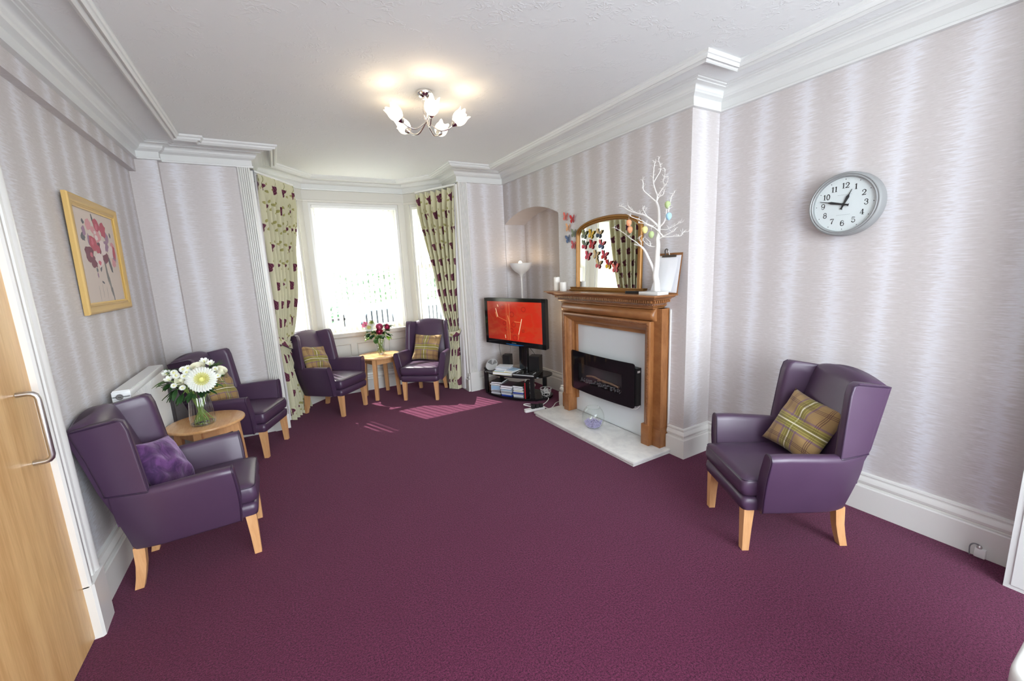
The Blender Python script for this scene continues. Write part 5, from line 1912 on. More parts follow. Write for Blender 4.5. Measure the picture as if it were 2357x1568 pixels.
# compact disc player
c = P2(0.195, 0.142)
pl = thing('disc_player', 'black compact disc player with silver front edge on the television stand', 'disc player', (c.x, c.y, 0.289))
cor = lambda p, q: tuple(c + SE * p + SN * q)
MB().prism([cor(-0.13, -0.085), cor(0.13, -0.085), cor(0.13, 0.090), cor(-0.13, 0.090)], 0.291, 0.328).build('case', 'black_plastic', pl)
MB().prism([cor(-0.127, 0.090), cor(0.127, 0.090), cor(0.127, 0.0925), cor(-0.127, 0.0925)], 0.312, 0.324).build('silver_edge', 'silver', pl)
MB().lathe([(0.066, 0.328), (0.064, 0.333), (0.0, 0.336)], (cor(0, -0.01)[0], cor(0, -0.01)[1], 0), 32, cap=False).build('lid', 'black_gloss', pl, 60)
m = MB()
for k in range(4):
    x = -0.10 + 0.012 * k
    m.ball((*cor(-0.102, -0.02 + 0.022 * k), 0.329), 0.006, 0.006, 0.003, 8, 5)
    m.ball((*cor(0.102, -0.02 + 0.022 * k), 0.329), 0.006, 0.006, 0.003, 8, 5)
m.build('buttons', 'silver', pl)['kind'] = 'stuff'
# round silver dish standing tilted
c = P2(-0.335, 0.0)
t = thing('silver_disc_lid', 'round silver-grey lid tilted upright at the window end of the television stand', 'lid', (c.x, c.y, 0.289), 0, GT)
mx = Matrix.Translation((c.x, c.y, 0.350)) @ orient((SN.x * 0.9, SN.y * 0.9, 0.75))
MB().lathe([(0.0, -0.012), (0.05, -0.010), (0.075, 0.002), (0.078, 0.008), (0.074, 0.008), (0.05, -0.004), (0.0, -0.006)], n=36, mx=mx).build('shell', 'silver', t, 50)
m = MB()
for a0 in (0.4, 1.9):
    pts = [mx @ Vector((0, 0, -0.003))] + [mx @ Vector((0.07 * math.cos(a0 + 0.9 * k / 6), 0.07 * math.sin(a0 + 0.9 * k / 6), 0.006)) for k in range(7)]
    m.add(pts, [tuple(range(8))])
m.build('wedges', 'grey_plastic', t, 0)
boxed('plastic_tray', 'flat black tray sticking out at the window end of the television stand', 'tray', GT, P2(-0.41, -0.045), 0.10, 0.08, 0.02, 0.289, 0.3, 'case_black', None)

# lower shelf: three stacks and odds and ends
zs = 0.040
ST = [
    (-0.215, 0.085, [('disc_case', 0.135, 0.19, 0.014, 'case_clear', 'case_white', 'clear disc case at the bottom of the lower shelf stack nearest the window'),
                     ('disc_case', 0.12, 0.16, 0.012, 'case_grey', 'case_clear', 'grey disc case second from the bottom in the stack nearest the window'),
                     ('disc_case', 0.13, 0.17, 0.011, 'case_white', 'case_grey', 'white disc case third from the bottom in the stack nearest the window'),
                     ('notebook', 0.14, 0.18, 0.010, 'case_black', 'book', 'thin black book under the pale boxed case in the stack nearest the window'),
                     ('box_set', 0.125, 0.17, 0.052, 'case_white', 'case_sky', 'thick white box with pale blue label in the stack nearest the window'),
                     ('book', 0.15, 0.19, 0.022, 'case_black', 'book', 'black book with white page edges on the pale box, nearest the window'),
                     ('book', 0.14, 0.18, 0.020, 'case_black', 'book', 'black book topmost in the lower shelf stack nearest the window')]),
    (-0.055, 0.125, [('disc_case', 0.135, 0.18, 0.015, 'case_blue', 'case_blue', 'bright blue case at the bottom of the middle lower shelf stack')] +
     [('disc_case', 0.135, 0.17, 0.012, ('case_clear', 'case_grey', 'case_clear', 'case_white', 'case_clear')[k], ('case_white', 'case_clear', 'case_grey', 'case_clear', 'case_sky')[k], 'pale disc case, number %s above the blue one in the middle stack' % ('one', 'two', 'three', 'four', 'five')[k]) for k in range(5)] +
     [('book', 0.15, 0.19, 0.022, 'case_black', 'book', 'black book under the plum covered book in the middle stack'),
      ('book', 0.15, 0.19, 0.026, 'case_plum', 'book', 'plum covered book with white page edges topmost in the middle stack')]),
    (0.105, 0.130, [('disc_case', 0.13, 0.17, 0.013, 'case_white', 'case_clear', 'white disc case at the bottom of the stack nearest the fireplace'),
                    ('disc_case', 0.13, 0.17, 0.013, 'case_clear', 'case_white', 'clear disc case second from the bottom in the stack nearest the fireplace'),
                    ('disc_case', 0.135, 0.17, 0.013, 'case_white', 'case_grey', 'white disc case third from the bottom in the stack nearest the fireplace'),
                    ('disc_case', 0.13, 0.18, 0.018, 'case_blue', 'case_blue', 'bright blue case in the middle of the stack nearest the fireplace'),
                    ('disc_case', 0.14, 0.17, 0.013, 'case_clear', 'case_white', 'clear disc case just above the blue one nearest the fireplace'),
                    ('disc_case', 0.12, 0.17, 0.011, 'case_white', 'case_yellow', 'white disc case with cream spine nearest the fireplace'),
                    ('disc_case', 0.12, 0.17, 0.011, 'case_white', 'case_white', 'plain white disc case near the top of the stack nearest the fireplace'),
                    ('book', 0.14, 0.18, 0.018, 'case_grey', 'book', 'grey book near the top of the stack nearest the fireplace'),
                    ('book', 0.13, 0.17, 0.020, 'case_black', 'book', 'black book topmost in the stack nearest the fireplace')])]
for e, n, items in ST:
    z = zs
    for nm, w, d, h, mt, part, lab in items:
        boxed(nm, lab, nm.replace('_', ' '), GL, P2(e + RND.uniform(-0.008, 0.008), n - d / 2 + 0.09 + RND.uniform(-0.012, 0.0) - 0.02), w, d, h, z, RND.uniform(-0.10, 0.10), mt, part)
        z += h + 0.0004
boxed('cardboard_box', 'brown cardboard box at the back of the lower shelf by the window post', 'box', None, P2(-0.325, -0.02), 0.08, 0.13, 0.10, zs, 0.1, 'case_brown', None)
c = P2(0.195, 0.150)
boxed('disc_case', 'black case standing on edge with a red mark beside the stand post', 'disc case', GL, c, 0.018, 0.14, 0.19, zs, 0.12, 'case_black', 'case_red')
# wire basket of cables at the fireplace end
c = P2(0.365, 0.0)
wb = thing('wire_basket', 'white wire basket on the lower shelf at the fireplace end', 'basket', (c.x, c.y, zs))
for k, (r, z) in enumerate(((0.045, zs + 0.004), (0.056, zs + 0.04), (0.066, zs + 0.08))):
    MB().tube([(c.x + r * math.cos(2 * PI * i / 24), c.y + r * math.sin(2 * PI * i / 24), z) for i in range(24)], 0.0025, 5, closed=True).build('ring', 'white_plastic', wb)
for i in range(10):
    a = 2 * PI * i / 10
    MB().tube([(c.x + 0.045 * math.cos(a), c.y + 0.045 * math.sin(a), zs + 0.004), (c.x + 0.066 * math.cos(a), c.y + 0.066 * math.sin(a), zs + 0.08)], 0.0018, 4).build('wire', 'white_plastic', wb)
pts = [(c.x + 0.035 * math.cos(k * 1.9), c.y + 0.035 * math.sin(k * 2.3), zs + 0.012 + 0.075 * ((k * 7) % 10) / 10) for k in range(22)]
o = tag(MB().tube(catmull(pts, 5), 0.0035, 6).build('cable_coil', 'white_plastic'), 'tangled white cable heaped in the white wire basket', 'cable')
# cables
def cable(label, pts, r, material):
    return tag(MB().tube(catmull(pts, 6), r, 6).build('power_cable', material), label, 'cable', 'cables of the television corner')


cable('white cable running from the wire basket to the extension block', [(2.53, 3.76, 0.042), (2.53, 3.70, 0.03), (2.47, 3.66, 0.008), (2.36, 3.60, 0.006), (2.30, 3.575, 0.006), (2.25, 3.56, 0.022)], 0.0045, 'white_plastic')
cable('white cable looping over the extension block to the wall', [(2.20, 3.545, 0.045), (2.14, 3.60, 0.06), (2.20, 3.63, 0.05), (2.32, 3.56, 0.03), (2.37, 3.47, 0.006), (2.45, 3.50, 0.006), (2.55, 3.58, 0.006), (2.70, 3.62, 0.006)], 0.0045, 'white_plastic')
cable('thin dark cable hanging from the television to the window side loudspeaker', [(2.235, 4.27, 0.64), (2.24, 4.28, 0.55), (2.27, 4.30, 0.46), (2.33, 4.335, 0.40)], 0.003, 'grey_plastic')
cable('thin black cable slanting from the television column to the larger loudspeaker', [(2.44, 3.93, 0.60), (2.50, 3.94, 0.53), (2.545, 3.965, 0.48)], 0.0025, 'black_plastic')
eb = thing('extension_block', 'white extension block with plugs on the carpet beside the hearth', 'extension block', (2.22, 3.53, 0))
A_, B_ = Vector((2.115, 3.545)), Vector((2.345, 3.515))
d = (B_ - A_).normalized()
n = Vector((-d.y, d.x)) * 0.028
MB().prism([tuple(p) for p in rpoly([tuple(A_ - n), tuple(B_ - n), tuple(B_ + n), tuple(A_ + n)], 0.02, 4)], 0.0, 0.026).build('body', 'white_plastic', eb)
for k, (tt, hh) in enumerate(((0.42, 0.045), (0.62, 0.035), (0.82, 0.035))):
    p = A_.lerp(B_, tt)
    t = thing('mains_plug', ('tall black plug in the extension block, nearest its free end', 'black plug in the middle of the extension block', 'black plug in the extension block, nearest the hearth')[k], 'plug', (p.x, p.y, 0.026), 0, 'plugs in the extension block')
    q = [tuple(p - d * 0.020 - n * 0.75), tuple(p + d * 0.020 - n * 0.75), tuple(p + d * 0.020 + n * 0.75), tuple(p - d * 0.020 + n * 0.75)]
    MB().prism([tuple(v) for v in rpoly(q, 0.008, 3)], 0.026, 0.026 + hh).build('body', 'black_plastic', t)

# uplighter floor lamp in the alcove
LC = (2.64, 4.37)
fl = thing('floor_lamp', 'white uplighter floor lamp in the arched alcove behind the television', 'lamp', (LC[0], LC[1], 0))
MB().lathe([(0, 0), (0.125, 0), (0.125, 0.012), (0.10, 0.022), (0.015, 0.03), (0, 0.03)], (LC[0], LC[1], 0), 32).build('base', 'white_plastic', fl)
MB().tube([(LC[0], LC[1], 0.025), (LC[0], LC[1], 1.41)], 0.0115, 10).build('pole', 'white_plastic', fl)
bp = [(0.012, 1.385), (0.020, 1.412), (0.038, 1.432), (0.075, 1.455), (0.108, 1.488), (0.128, 1.525), (0.138, 1.556), (0.135, 1.556), (0.124, 1.526), (0.103, 1.492), (0.072, 1.461), (0.03, 1.445), (0, 1.443)]
MB().lathe(bp, (LC[0], LC[1], 0), 40).build('bowl_shade', 'white_plastic', fl, 50)
MB().ball((LC[0] - 0.01, LC[1], 1.555), 0.022, 0.022, 0.028, 12, 8).build('bulb', 'lit_bulb', fl)
# its small reading arm, hidden behind the television, glows on the chimney wall
MB().tube(catmull([(LC[0], LC[1], 0.90), (2.61, 4.20, 0.97), (2.56, 3.98, 0.98), (2.50, 3.85, 0.95)], 5), 0.007, 8).build('reading_arm', 'white_plastic', fl)
mx = Matrix.Translation((2.495, 3.83, 0.94)) @ orient((-0.55, 0.6, 0.3))
MB().lathe([(0.012, 0.03), (0.02, 0.0), (0.045, -0.05), (0.043, -0.05), (0.018, 0.0), (0, 0.02)], n=20, mx=mx).build('reading_shade', 'white_plastic', fl, 50)
for nm, loc, w in (('reading_bulb', (2.515, 3.72, 0.93), 2.2), ('uplight_bulb', (LC[0], LC[1], 1.60), 0.5)):
    ld = bpy.data.lights.new(nm, 'POINT')
    ld.energy = w
    ld.color = (1.0, 0.72, 0.42)
    ld.shadow_soft_size = 0.03
    lo_ = bpy.data.objects.new(nm, ld)
    COL.objects.link(lo_)
    lo_.location = Vector(loc) - Vector((LC[0], LC[1], 0))
    lo_.parent = fl

# ================================================================ WALL CLOCK
KY, KZ = 1.140, 1.768
ck = thing('wall_clock', 'round grey wall clock with black numerals on the papered wall', 'clock', (XR, KY, KZ))
cm = Matrix(((0, 0, -1, XR), (-1, 0, 0, KY), (0, 1, 0, KZ), (0, 0, 0, 1)))
MB().lathe([(0.0, 0.0005), (0.166, 0.0005), (0.172, 0.006), (0.172, 0.058), (0.170, 0.066), (0.165, 0.072), (0.161, 0.073), (0.158, 0.070), (0.155, 0.0705), (0.151, 0.073), (0.147, 0.070), (0.145, 0.056), (0.0, 0.055)], n=72, mx=cm).build('case', 'clock_case', ck, 35)
MB().lathe([(0.1448, 0.0562), (0.0, 0.0562)], n=64, mx=cm, cap=False).build('dial', 'clock_dial', ck)


def text(s, size, x, y, material, name, parent, mx, z, bold=0.0, sx=1.0, shear=0.0):
    cu = bpy.data.curves.new(name, 'FONT')
    cu.body = s
    cu.size = size
    cu.align_x = 'CENTER'
    cu.align_y = 'CENTER'
    cu.offset = bold
    cu.shear = shear
    cu.extrude = 0.0003
    cu.materials.append(M[material])
    o = bpy.data.objects.new(name, cu)
    COL.objects.link(o)
    w = mx @ Matrix.Translation((x, y, z)) @ Matrix.Diagonal((sx, 1, 1, 1))
    o.matrix_basis = basis(parent).inverted() @ w
    o.parent = parent
    return o


# numerals drawn as heavy serif figures: strokes with their own thick and thin parts
def arcp(cx, cy, rx, ry, a0, a1, n=10):
    return [(cx + rx * math.cos(math.radians(lerp(a0, a1, k / n))), cy + ry * math.sin(math.radians(lerp(a0, a1, k / n)))) for k in range(n + 1)]


GLY = {
    '1': [([(0, 0), (0, 1)], 0.17, 0.17), ([(-0.22, 0.78), (-0.02, 0.97)], 0.06, 0.1), ([(-0.2, 0.02), (0.2, 0.02)], 0.06, 0.06)],
    '2': [(arcp(0, 0.72, 0.27, 0.26, 165, -35), 0.08, 0.18), ([(0.23, 0.55), (0.0, 0.27), (-0.28, 0.06)], 0.17, 0.07), ([(-0.30, 0.07), (0.30, 0.07)], 0.14, 0.14), ([(0.29, 0.05), (0.31, 0.24)], 0.06, 0.05), (arcp(-0.2, 0.72, 0.04, 0.04, 0, 360), 0.1, 0.1)],
    '3': [(arcp(0, 0.75, 0.24, 0.23, 160, -80), 0.08, 0.17), (arcp(0, 0.28, 0.27, 0.27, 85, -160), 0.15, 0.08), (arcp(-0.2, 0.75, 0.04, 0.04, 0, 360), 0.1, 0.1), (arcp(-0.22, 0.2, 0.04, 0.04, 0, 360), 0.1, 0.1)],
    '4': [([(0.08, 0), (0.08, 1)], 0.16, 0.16), ([(0.06, 0.98), (-0.32, 0.28)], 0.06, 0.06), ([(-0.34, 0.28), (0.32, 0.28)], 0.08, 0.08), ([(-0.1, 0.02), (0.27, 0.02)], 0.06, 0.06)],
    '5': [([(-0.2, 0.97), (0.25, 0.93)], 0.13, 0.1), ([(-0.2, 0.98), (-0.23, 0.5)], 0.06, 0.06), (arcp(0, 0.32, 0.27, 0.31, 130, -160), 0.07, 0.14), (arcp(-0.2, 0.2, 0.04, 0.04, 0, 360), 0.1, 0.1)],
    '6': [(arcp(0.02, 0.5, 0.28, 0.48, 60, 200), 0.07, 0.17), (arcp(0, 0.3, 0.27, 0.29, 180, 540, 16), 0.13, 0.12), (arcp(0.2, 0.8, 0.03, 0.03, 0, 360), 0.09, 0.09)],
    '7': [([(-0.28, 0.93), (0.30, 0.95)], 0.14, 0.10), ([(0.29, 0.95), (0.05, 0.5), (-0.05, 0.02)], 0.07, 0.19), ([(-0.28, 0.96), (-0.30, 0.74)], 0.05, 0.04)],
    '8': [(arcp(0, 0.75, 0.21, 0.22, 0, 360, 16), 0.11, 0.11), (arcp(0, 0.27, 0.27, 0.26, 0, 360, 16), 0.13, 0.13)],
    '9': [(arcp(0, 0.7, 0.27, 0.29, 0, 360, 16), 0.13, 0.12), (arcp(-0.02, 0.5, 0.28, 0.48, 20, -120), 0.17, 0.07), (arcp(-0.2, 0.2, 0.03, 0.03, 0, 360), 0.09, 0.09)],
    '0': [(arcp(0, 0.5, 0.25, 0.49, 0, 360, 20), 0.14, 0.14)]}


def glyph(mb, ch, x, y, s, mx, z):
    for pts, w0, w1 in GLY[ch]:
        P = [Vector((x + px * s, y + (py - 0.5) * s)) for px, py in pts]
        rows = []
        for i, p in enumerate(P):
            t = P[min(i + 1, len(P) - 1)] - P[max(i - 1, 0)]
            t = t.normalized() if t.length > 1e-9 else Vector((1, 0))
            nn = Vector((-t.y, t.x)) * (lerp(w0, w1, i / max(1, len(P) - 1)) * s / 2)
            rows.append([mx @ Vector((p.x - nn.x, p.y - nn.y, z)), mx @ Vector((p.x + nn.x, p.y + nn.y, z))])
        mb.loft(rows, False, False)


for h in range(1, 13):
    a = math.radians(90 - 30 * h)
    m = MB()
    r = 0.101
    s = str(h)
    for i, chh in enumerate(s):
        off = (i - (len(s) - 1) / 2) * (0.0175 if s != '11' else 0.015)
        glyph(m, chh, r * math.cos(a) + off, r * math.sin(a), 0.029, cm, 0.0568)
    m.build('numeral', 'ink', ck, 0)
    q = cm @ Vector((0.134 * math.cos(a), 0.134 * math.sin(a), 0.0566))
    MB().lathe([(0.0023, 0.0568), (0, 0.0570)], n=10, mx=cm @ Matrix.Translation((0.134 * math.cos(a), 0.134 * math.sin(a), 0)), cap=False).build('hour_dot', 'ink', ck)
m = MB()
for k in range(60):
    if k % 5:
        a = 2 * PI * k / 60
        m.lathe([(0.0008, 0.0568), (0, 0.0569)], n=5, mx=cm @ Matrix.Translation((0.134 * math.cos(a), 0.134 * math.sin(a), 0)), cap=False)
m.build('minute_dots', 'pale_ink', ck)['kind'] = 'stuff'
# faint maker's script, illegible in the photograph
m = MB()
for y0, x0, x1 in ((0.052, -0.034, 0.034), (-0.056, -0.033, 0.033)):
    pts = [(lerp(x0, x1, k / 40), y0 + 0.0022 * math.sin(k * 1.9) * math.sin(k * 0.7 + 1), 0.0569) for k in range(41)]
    rows = [[cm @ Vector((a, b - 0.0005, c)), cm @ Vector((a, b + 0.0005, c))] for a, b, c in pts]
    m.loft(rows, False, False)
m.build('dial_script', 'pale_ink', ck, 0)


def hand(name, ang, L, back, w, z):
    R = cm @ Matrix.Rotation(math.radians(-ang), 4, 'Z')
    pl = [(-0.004, -back + 0.006), (-0.008, -back), (0.008, -back), (0.004, -back + 0.006), (0.0045, 0.0), (w, L * 0.52), (0.0022, L * 0.66), (0.0012, L), (-0.0012, L), (-0.0022, L * 0.66), (-w, L * 0.52), (-0.0045, 0.0)]
    MB().extrude([R @ Vector((a, b, z)) for a, b in pl], R.to_3x3() @ Vector((0, 0, 0.0015))).build(name, 'ink', ck, 0)


hand('hour_hand', 23.5, 0.083, 0.028, 0.0075, 0.060)
hand('minute_hand', 284, 0.118, 0.026, 0.0068, 0.063)
MB().lathe([(0.008, 0.0565), (0.008, 0.066), (0, 0.067)], n=16, mx=cm).build('hand_boss', 'ink', ck)
MB().lathe([(0.147, 0.068), (0.0, 0.068)], n=48, mx=cm, cap=False).build('glass', 'clear_glass', ck)

# ================================================================ FRAMED PAINTING
pf = thing('framed_painting', 'gold framed painting of a pink and red bouquet on the papered wall', 'painting', (XL, 3.43, 1.68))
PY0, PY1, PZ0, PZ1 = 3.035, 3.800, 1.350, 1.995
PT = lambda y, z, d: Vector((XL + 0.004 + d + (z - PZ0) / 0.65 * 0.014, y, z))
prof = [(0.0, 0.0), (0.0, 0.018), (0.004, 0.024), (0.012, 0.026), (0.030, 0.022), (0.042, 0.016), (0.046, 0.018), (0.052, 0.018), (0.056, 0.012), (0.062, 0.010), (0.062, 0.0)]
rings = []
for cy, cz, sy, sz in ((PY0, PZ0, 1, 1), (PY1, PZ0, -1, 1), (PY1, PZ1, -1, -1), (PY0, PZ1, 1, -1), (PY0, PZ0, 1, 1)):
    rings.append([PT(cy + sy * w, cz + sz * w, d) for w, d in prof])
MB().loft(rings, True, False).build('frame', 'gold_frame', pf, 25)
rings = []
for cy, cz, sy, sz in ((PY0, PZ0, 1, 1), (PY1, PZ0, -1, 1), (PY1, PZ1, -1, -1), (PY0, PZ1, 1, -1), (PY0, PZ0, 1, 1)):
    rings.append([PT(cy + sy * w, cz + sz * w, d) for w, d in ((0.052, 0.0184), (0.056, 0.0135), (0.063, 0.0115))])
MB().loft(rings, False, False).build('inner_slip', 'gold_bright', pf, 25)
mat('canvas', lin(206, 192, 182), 0.6)
IY0, IY1, IZ0, IZ1 = PY0 + 0.058, PY1 - 0.058, PZ0 + 0.058, PZ1 - 0.058
cv = MB().add([PT(IY0, IZ0, 0.006), PT(IY1, IZ0, 0.006), PT(IY1, IZ1, 0.006), PT(IY0, IZ1, 0.006)], [(0, 1, 2, 3)]).build('canvas', 'canvas', pf, 0)
rp = random.Random(5)
lay = [0.0062]


def dab(mb, u, v, ru, rv, ang=0.0, rag=0.22, n=14):
    lay[0] += 0.00002
    pts = []
    for k in range(n):
        a = 2 * PI * k / n
        r = 1 + rp.uniform(-rag, rag)
        x, y = ru * r * math.cos(a), rv * r * math.sin(a)
        uu = u + x * math.cos(ang) - y * math.sin(ang)
        vv = v + x * math.sin(ang) + y * math.cos(ang)
        pts.append(PT(lerp(IY0, IY1, uu), lerp(IZ0, IZ1, vv), lay[0]))
    mb.add(pts, [tuple(range(n))])


def strokes(name, col, items):
    mat('paint_' + name, lin(*col), 0.55)
    m = MB()
    for it in items:
        dab(m, *it)
    m.build(name, 'paint_' + name, cv, 0)['kind'] = 'stuff'


strokes('stem_strokes', (118, 116, 114), [(0.60, 0.34, 0.022, 0.14, 0.10), (0.64, 0.20, 0.020, 0.15, 0.12), (0.68, 0.08, 0.018, 0.08, 0.12), (0.33, 0.10, 0.003, 0.10, 0), (0.42, 0.12, 0.003, 0.09, 0), (0.52, 0.10, 0.003, 0.07, 0)])
strokes('leaf_strokes', (92, 92, 98), [(0.22, 0.86, 0.025, 0.03, 0.6), (0.17, 0.70, 0.05, 0.045, 0.3), (0.45, 0.93, 0.02, 0.04, 0.2), (0.48, 0.45, 0.03, 0.10, -0.2), (0.74, 0.42, 0.03, 0.09, 0.3), (0.36, 0.36, 0.02, 0.025, 0), (0.46, 0.22, 0.03, 0.012, -0.4), (0.86, 0.78, 0.02, 0.03, 0.2), (0.30, 0.45, 0.04, 0.03, 0), (0.63, 0.60, 0.03, 0.06, 0.1), (0.50, 0.66, 0.025, 0.05, 0)])
strokes('mauve_petals', (150, 116, 142), [(0.20, 0.76, 0.04, 0.05), (0.76, 0.74, 0.05, 0.06), (0.70, 0.64, 0.06, 0.07), (0.29, 0.68, 0.03, 0.06), (0.88, 0.52, 0.05, 0.06), (0.36, 0.30, 0.015, 0.03)])
strokes('maroon_petals', (112, 50, 70), [(0.25, 0.52, 0.10, 0.09), (0.33, 0.44, 0.07, 0.06), (0.63, 0.50, 0.08, 0.07), (0.52, 0.60, 0.05, 0.06)])
strokes('pink_petals', (206, 146, 150), [(0.33, 0.84, 0.07, 0.06), (0.50, 0.74, 0.09, 0.07), (0.85, 0.45, 0.06, 0.05), (0.42, 0.80, 0.05, 0.04), (0.88, 0.66, 0.05, 0.05)])
strokes('red_petals', (176, 70, 90), [(0.53, 0.86, 0.08, 0.08), (0.68, 0.82, 0.08, 0.08), (0.38, 0.65, 0.10, 0.08), (0.47, 0.58, 0.05, 0.06), (0.90, 0.57, 0.05, 0.08)])
strokes('cream_petals', (216, 200, 198), [(0.60, 0.62, 0.08, 0.08), (0.47, 0.47, 0.10, 0.08), (0.80, 0.58, 0.07, 0.08), (0.48, 0.72, 0.04, 0.03), (0.46, 0.77, 0.03, 0.02)])
strokes('rose_dabs', (196, 98, 116), [(0.46, 0.44, 0.035, 0.03), (0.52, 0.84, 0.03, 0.04), (0.36, 0.66, 0.03, 0.04), (0.28, 0.52, 0.03, 0.03)])

# ================================================================ RADIATOR
rd = thing('radiator', 'white panel radiator with top grille under the painting', 'radiator', (-0.83, 3.44, 0))
RY0, RY1, RX0, RX1, RZ0, RZ1 = 3.040, 3.850, -0.869, -0.790, 0.28, 0.918
rows = []
nfl = 26
for k in range(nfl * 6 + 1):
    y = RY0 + 0.012 + (RY1 - RY0 - 0.024) * k / (nfl * 6)
    x = RX1 + 0.0035 * (0.5 + 0.5 * max(-0.6, min(0.6, math.cos(2 * PI * k / 6))) / 0.6)
    rows.append([(x - 0.004, y, RZ0 + 0.02), (x, y, RZ0 + 0.045), (x, y, RZ1 - 0.055), (x - 0.004, y, RZ1 - 0.04)])
MB().loft(rows, False, False).build('front_panel', 'radiator_white', rd, 50)
MB().box(RX0, RX1 + 0.004, RY0, RY1, RZ1 - 0.04, RZ1 - 0.004, 0.003).build('top_casing', 'radiator_white', rd)
MB().box(RX0 + 0.004, RX1, RY0 + 0.01, RY1 - 0.01, RZ1 - 0.004, RZ1).build('top_grille', 'radiator_white', rd)
for y0, y1 in ((RY0, RY0 + 0.012), (RY1 - 0.012, RY1)):
    MB().box(RX0, RX1 + 0.003, y0, y1, RZ0, RZ1 - 0.03, 0.003).build('side_cover', 'radiator_white', rd)
MB().box(RX0, RX0 + 0.012, RY0 + 0.012, RY1 - 0.012, RZ0 + 0.02, RZ1 - 0.05).build('rear_panel', 'radiator_white', rd)
mx = Matrix.Translation((-0.834, RY0 - 0.001, 0.885)) @ Matrix.Rotation(PI / 2, 4, 'X')
MB().lathe([(0.0, 0.002), (0.010, 0.002), (0.012, 0.005), (0.016, 0.005), (0.016, -0.004)], n=20, mx=mx).build('blanking_plug', 'brushed_steel', rd)
for y in (RY0 + 0.06, RY1 - 0.06):
    MB().tube([(-0.83, y, 0.0), (-0.83, y, RZ0 + 0.03)], 0.008, 10).build('pipe', 'white_plastic', rd)
    MB().box(XL + 0.001, RX0, y - 0.015, y + 0.015, 0.6, 0.66).build('bracket', 'radiator_white', rd)

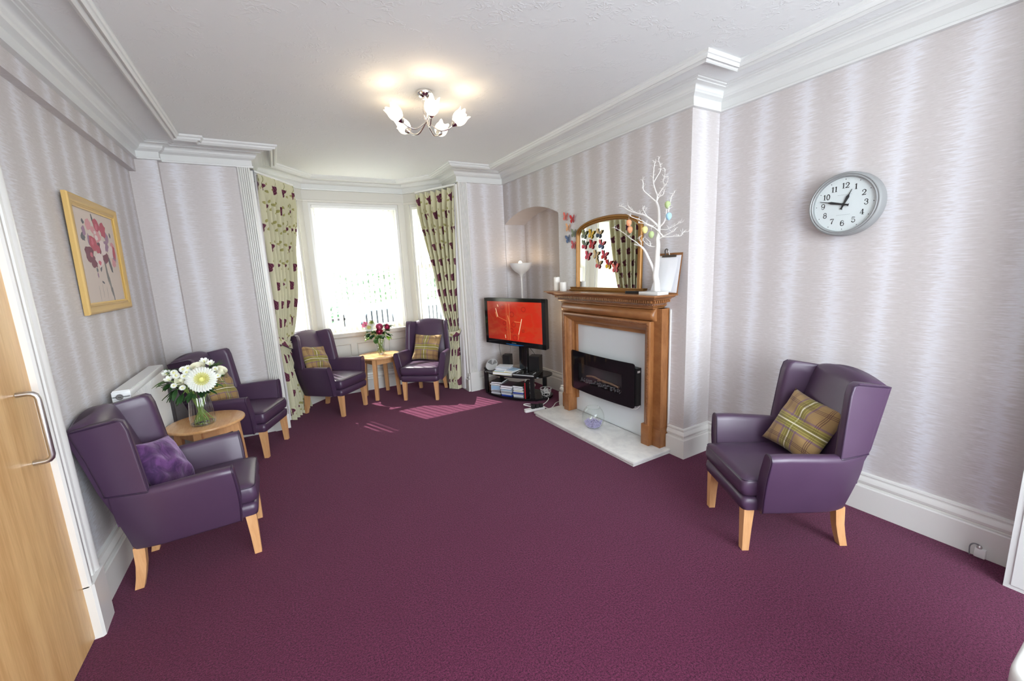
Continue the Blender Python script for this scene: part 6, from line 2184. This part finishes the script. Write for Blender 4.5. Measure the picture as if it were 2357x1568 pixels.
# ================================================================ CHANDELIER
CC = (0.982, 2.730)
cz = ZC
ch = thing('ceiling_light', 'chrome five-arm ceiling light with white glass tulip shades, lit', 'chandelier', (CC[0], CC[1], cz))
MB().lathe([(0, cz - 0.0005), (0.050, cz - 0.0005), (0.052, cz - 0.008), (0.046, cz - 0.022), (0.034, cz - 0.034), (0.022, cz - 0.040), (0.022, cz - 0.05), (0, cz - 0.052)], (CC[0], CC[1], 0), 36).build('ceiling_rose', 'chrome', ch, 40)
for k in range(5):
    a = math.radians(-100 + 72 * k)
    ab = a + math.radians(150)
    ca, sa = math.cos(a), math.sin(a)
    pt = lambda r, z, b=0.0: Vector((CC[0] + r * ca + b * -sa, CC[1] + r * sa + b * ca, z))
    st = Vector((CC[0] + 0.016 * math.cos(ab), CC[1] + 0.016 * math.sin(ab), cz - 0.045))
    path = catmull([st, Vector((CC[0] + 0.018 * math.cos(ab), CC[1] + 0.018 * math.sin(ab), cz - 0.11)), Vector((CC[0] + 0.008 * math.cos(ab), CC[1] + 0.008 * math.sin(ab), cz - 0.165)), pt(0.04, cz - 0.21), pt(0.085, cz - 0.236), pt(0.135, cz - 0.228), pt(0.167, cz - 0.206)], 6)
    arm = MB().tube(path, 0.0052, 10).build('arm', 'chrome', ch)
    dirv = Vector((ca * 0.74, sa * 0.74, 0.67)).normalized()
    base = pt(0.165, cz - 0.208)
    mx = Matrix.Translation(base) @ orient(dirv)
    MB().lathe([(0.006, -0.006), (0.014, 0.002), (0.021, 0.014), (0.025, 0.028), (0.024, 0.028), (0.0, 0.02)], n=20, mx=mx).build('lamp_cup', 'chrome', arm, 40)
    rings = []
    for t, r in ((0.0, 0.018), (0.08, 0.027), (0.25, 0.038), (0.45, 0.044), (0.65, 0.044), (0.8, 0.040), (1.0, 0.034)):
        ring = []
        for q in range(40):
            b = 2 * PI * q / 40
            lob = math.cos(4 * b)
            rr = r * (1 + 0.04 * t * lob) + (0.010 * max(0, lob) if t == 1.0 else 0)
            zz = 0.018 + 0.088 * t + (0.016 * lob if t == 1.0 else 0.008 * lob * (t > 0.7))
            ring.append(mx @ Vector((rr * math.cos(b), rr * math.sin(b), zz)))
        rings.append(ring)
    MB().loft(rings, True, False).build('tulip_shade', 'lit_shade', ch, 70)
    ld = bpy.data.lights.new('bulb', 'POINT')
    ld.energy = 0.6
    ld.color = (1.0, 0.74, 0.44)
    ld.shadow_soft_size = 0.025
    lo_ = bpy.data.objects.new('bulb', ld)
    COL.objects.link(lo_)
    lo_.location = (mx @ Vector((0, 0, 0.095))) - Vector((CC[0], CC[1], cz))
    lo_.parent = ch

# ================================================================ SMALL THINGS NEAR THE CAMERA
co = thing('cable_outlet', 'small white cable outlet with metal ring low on the skirting', 'outlet', (2.83, 0.455, 0.02))
MB().box(2.812, 2.8335, 0.428, 0.466, 0.006, 0.052, 0.003).build('box', 'white_plastic', co)
MB().lathe([(0.010, 0.052), (0.010, 0.060), (0.006, 0.066), (0.0, 0.068)], (2.822, 0.452, 0), 14).build('nut', 'brushed_steel', co)
MB().tube(catmull([(2.822, 0.452, 0.066), (2.815, 0.470, 0.070), (2.815, 0.482, 0.050), (2.818, 0.480, 0.004)], 5), 0.0028, 6).build('lead', 'grey_plastic', co)
wt = thing('white_table', 'white rounded table corner at the near edge of the room', 'table', (1.62, -0.20, 0))
pl = [tuple(p) for p in rpoly([(1.235, -0.55), (2.0, -0.55), (2.0, 0.136), (1.235, 0.136)], 0.07, 8)]
m = MB().loft([[Vector((x, y, z)) for x, y in [(1.6 + (px - 1.6) * k, -0.2 + (py + 0.2) * k) for px, py in pl]] for z, k in ((0.540, 0.97), (0.548, 0.992), (0.560, 1.0), (0.590, 1.0), (0.598, 0.994), (0.602, 0.98))])
m.build('tabletop', 'white_gloss', wt, 50)
for x, y in ((1.33, 0.03), (1.93, 0.03), (1.33, -0.47), (1.93, -0.47)):
    MB().loft([[Vector((x + a * w, y + b * w, z)) for a, b in ((-1, -1), (1, -1), (1, 1), (-1, 1))] for z, w in ((0.0, 0.016), (0.541, 0.022))]).build('leg', 'white_gloss', wt)
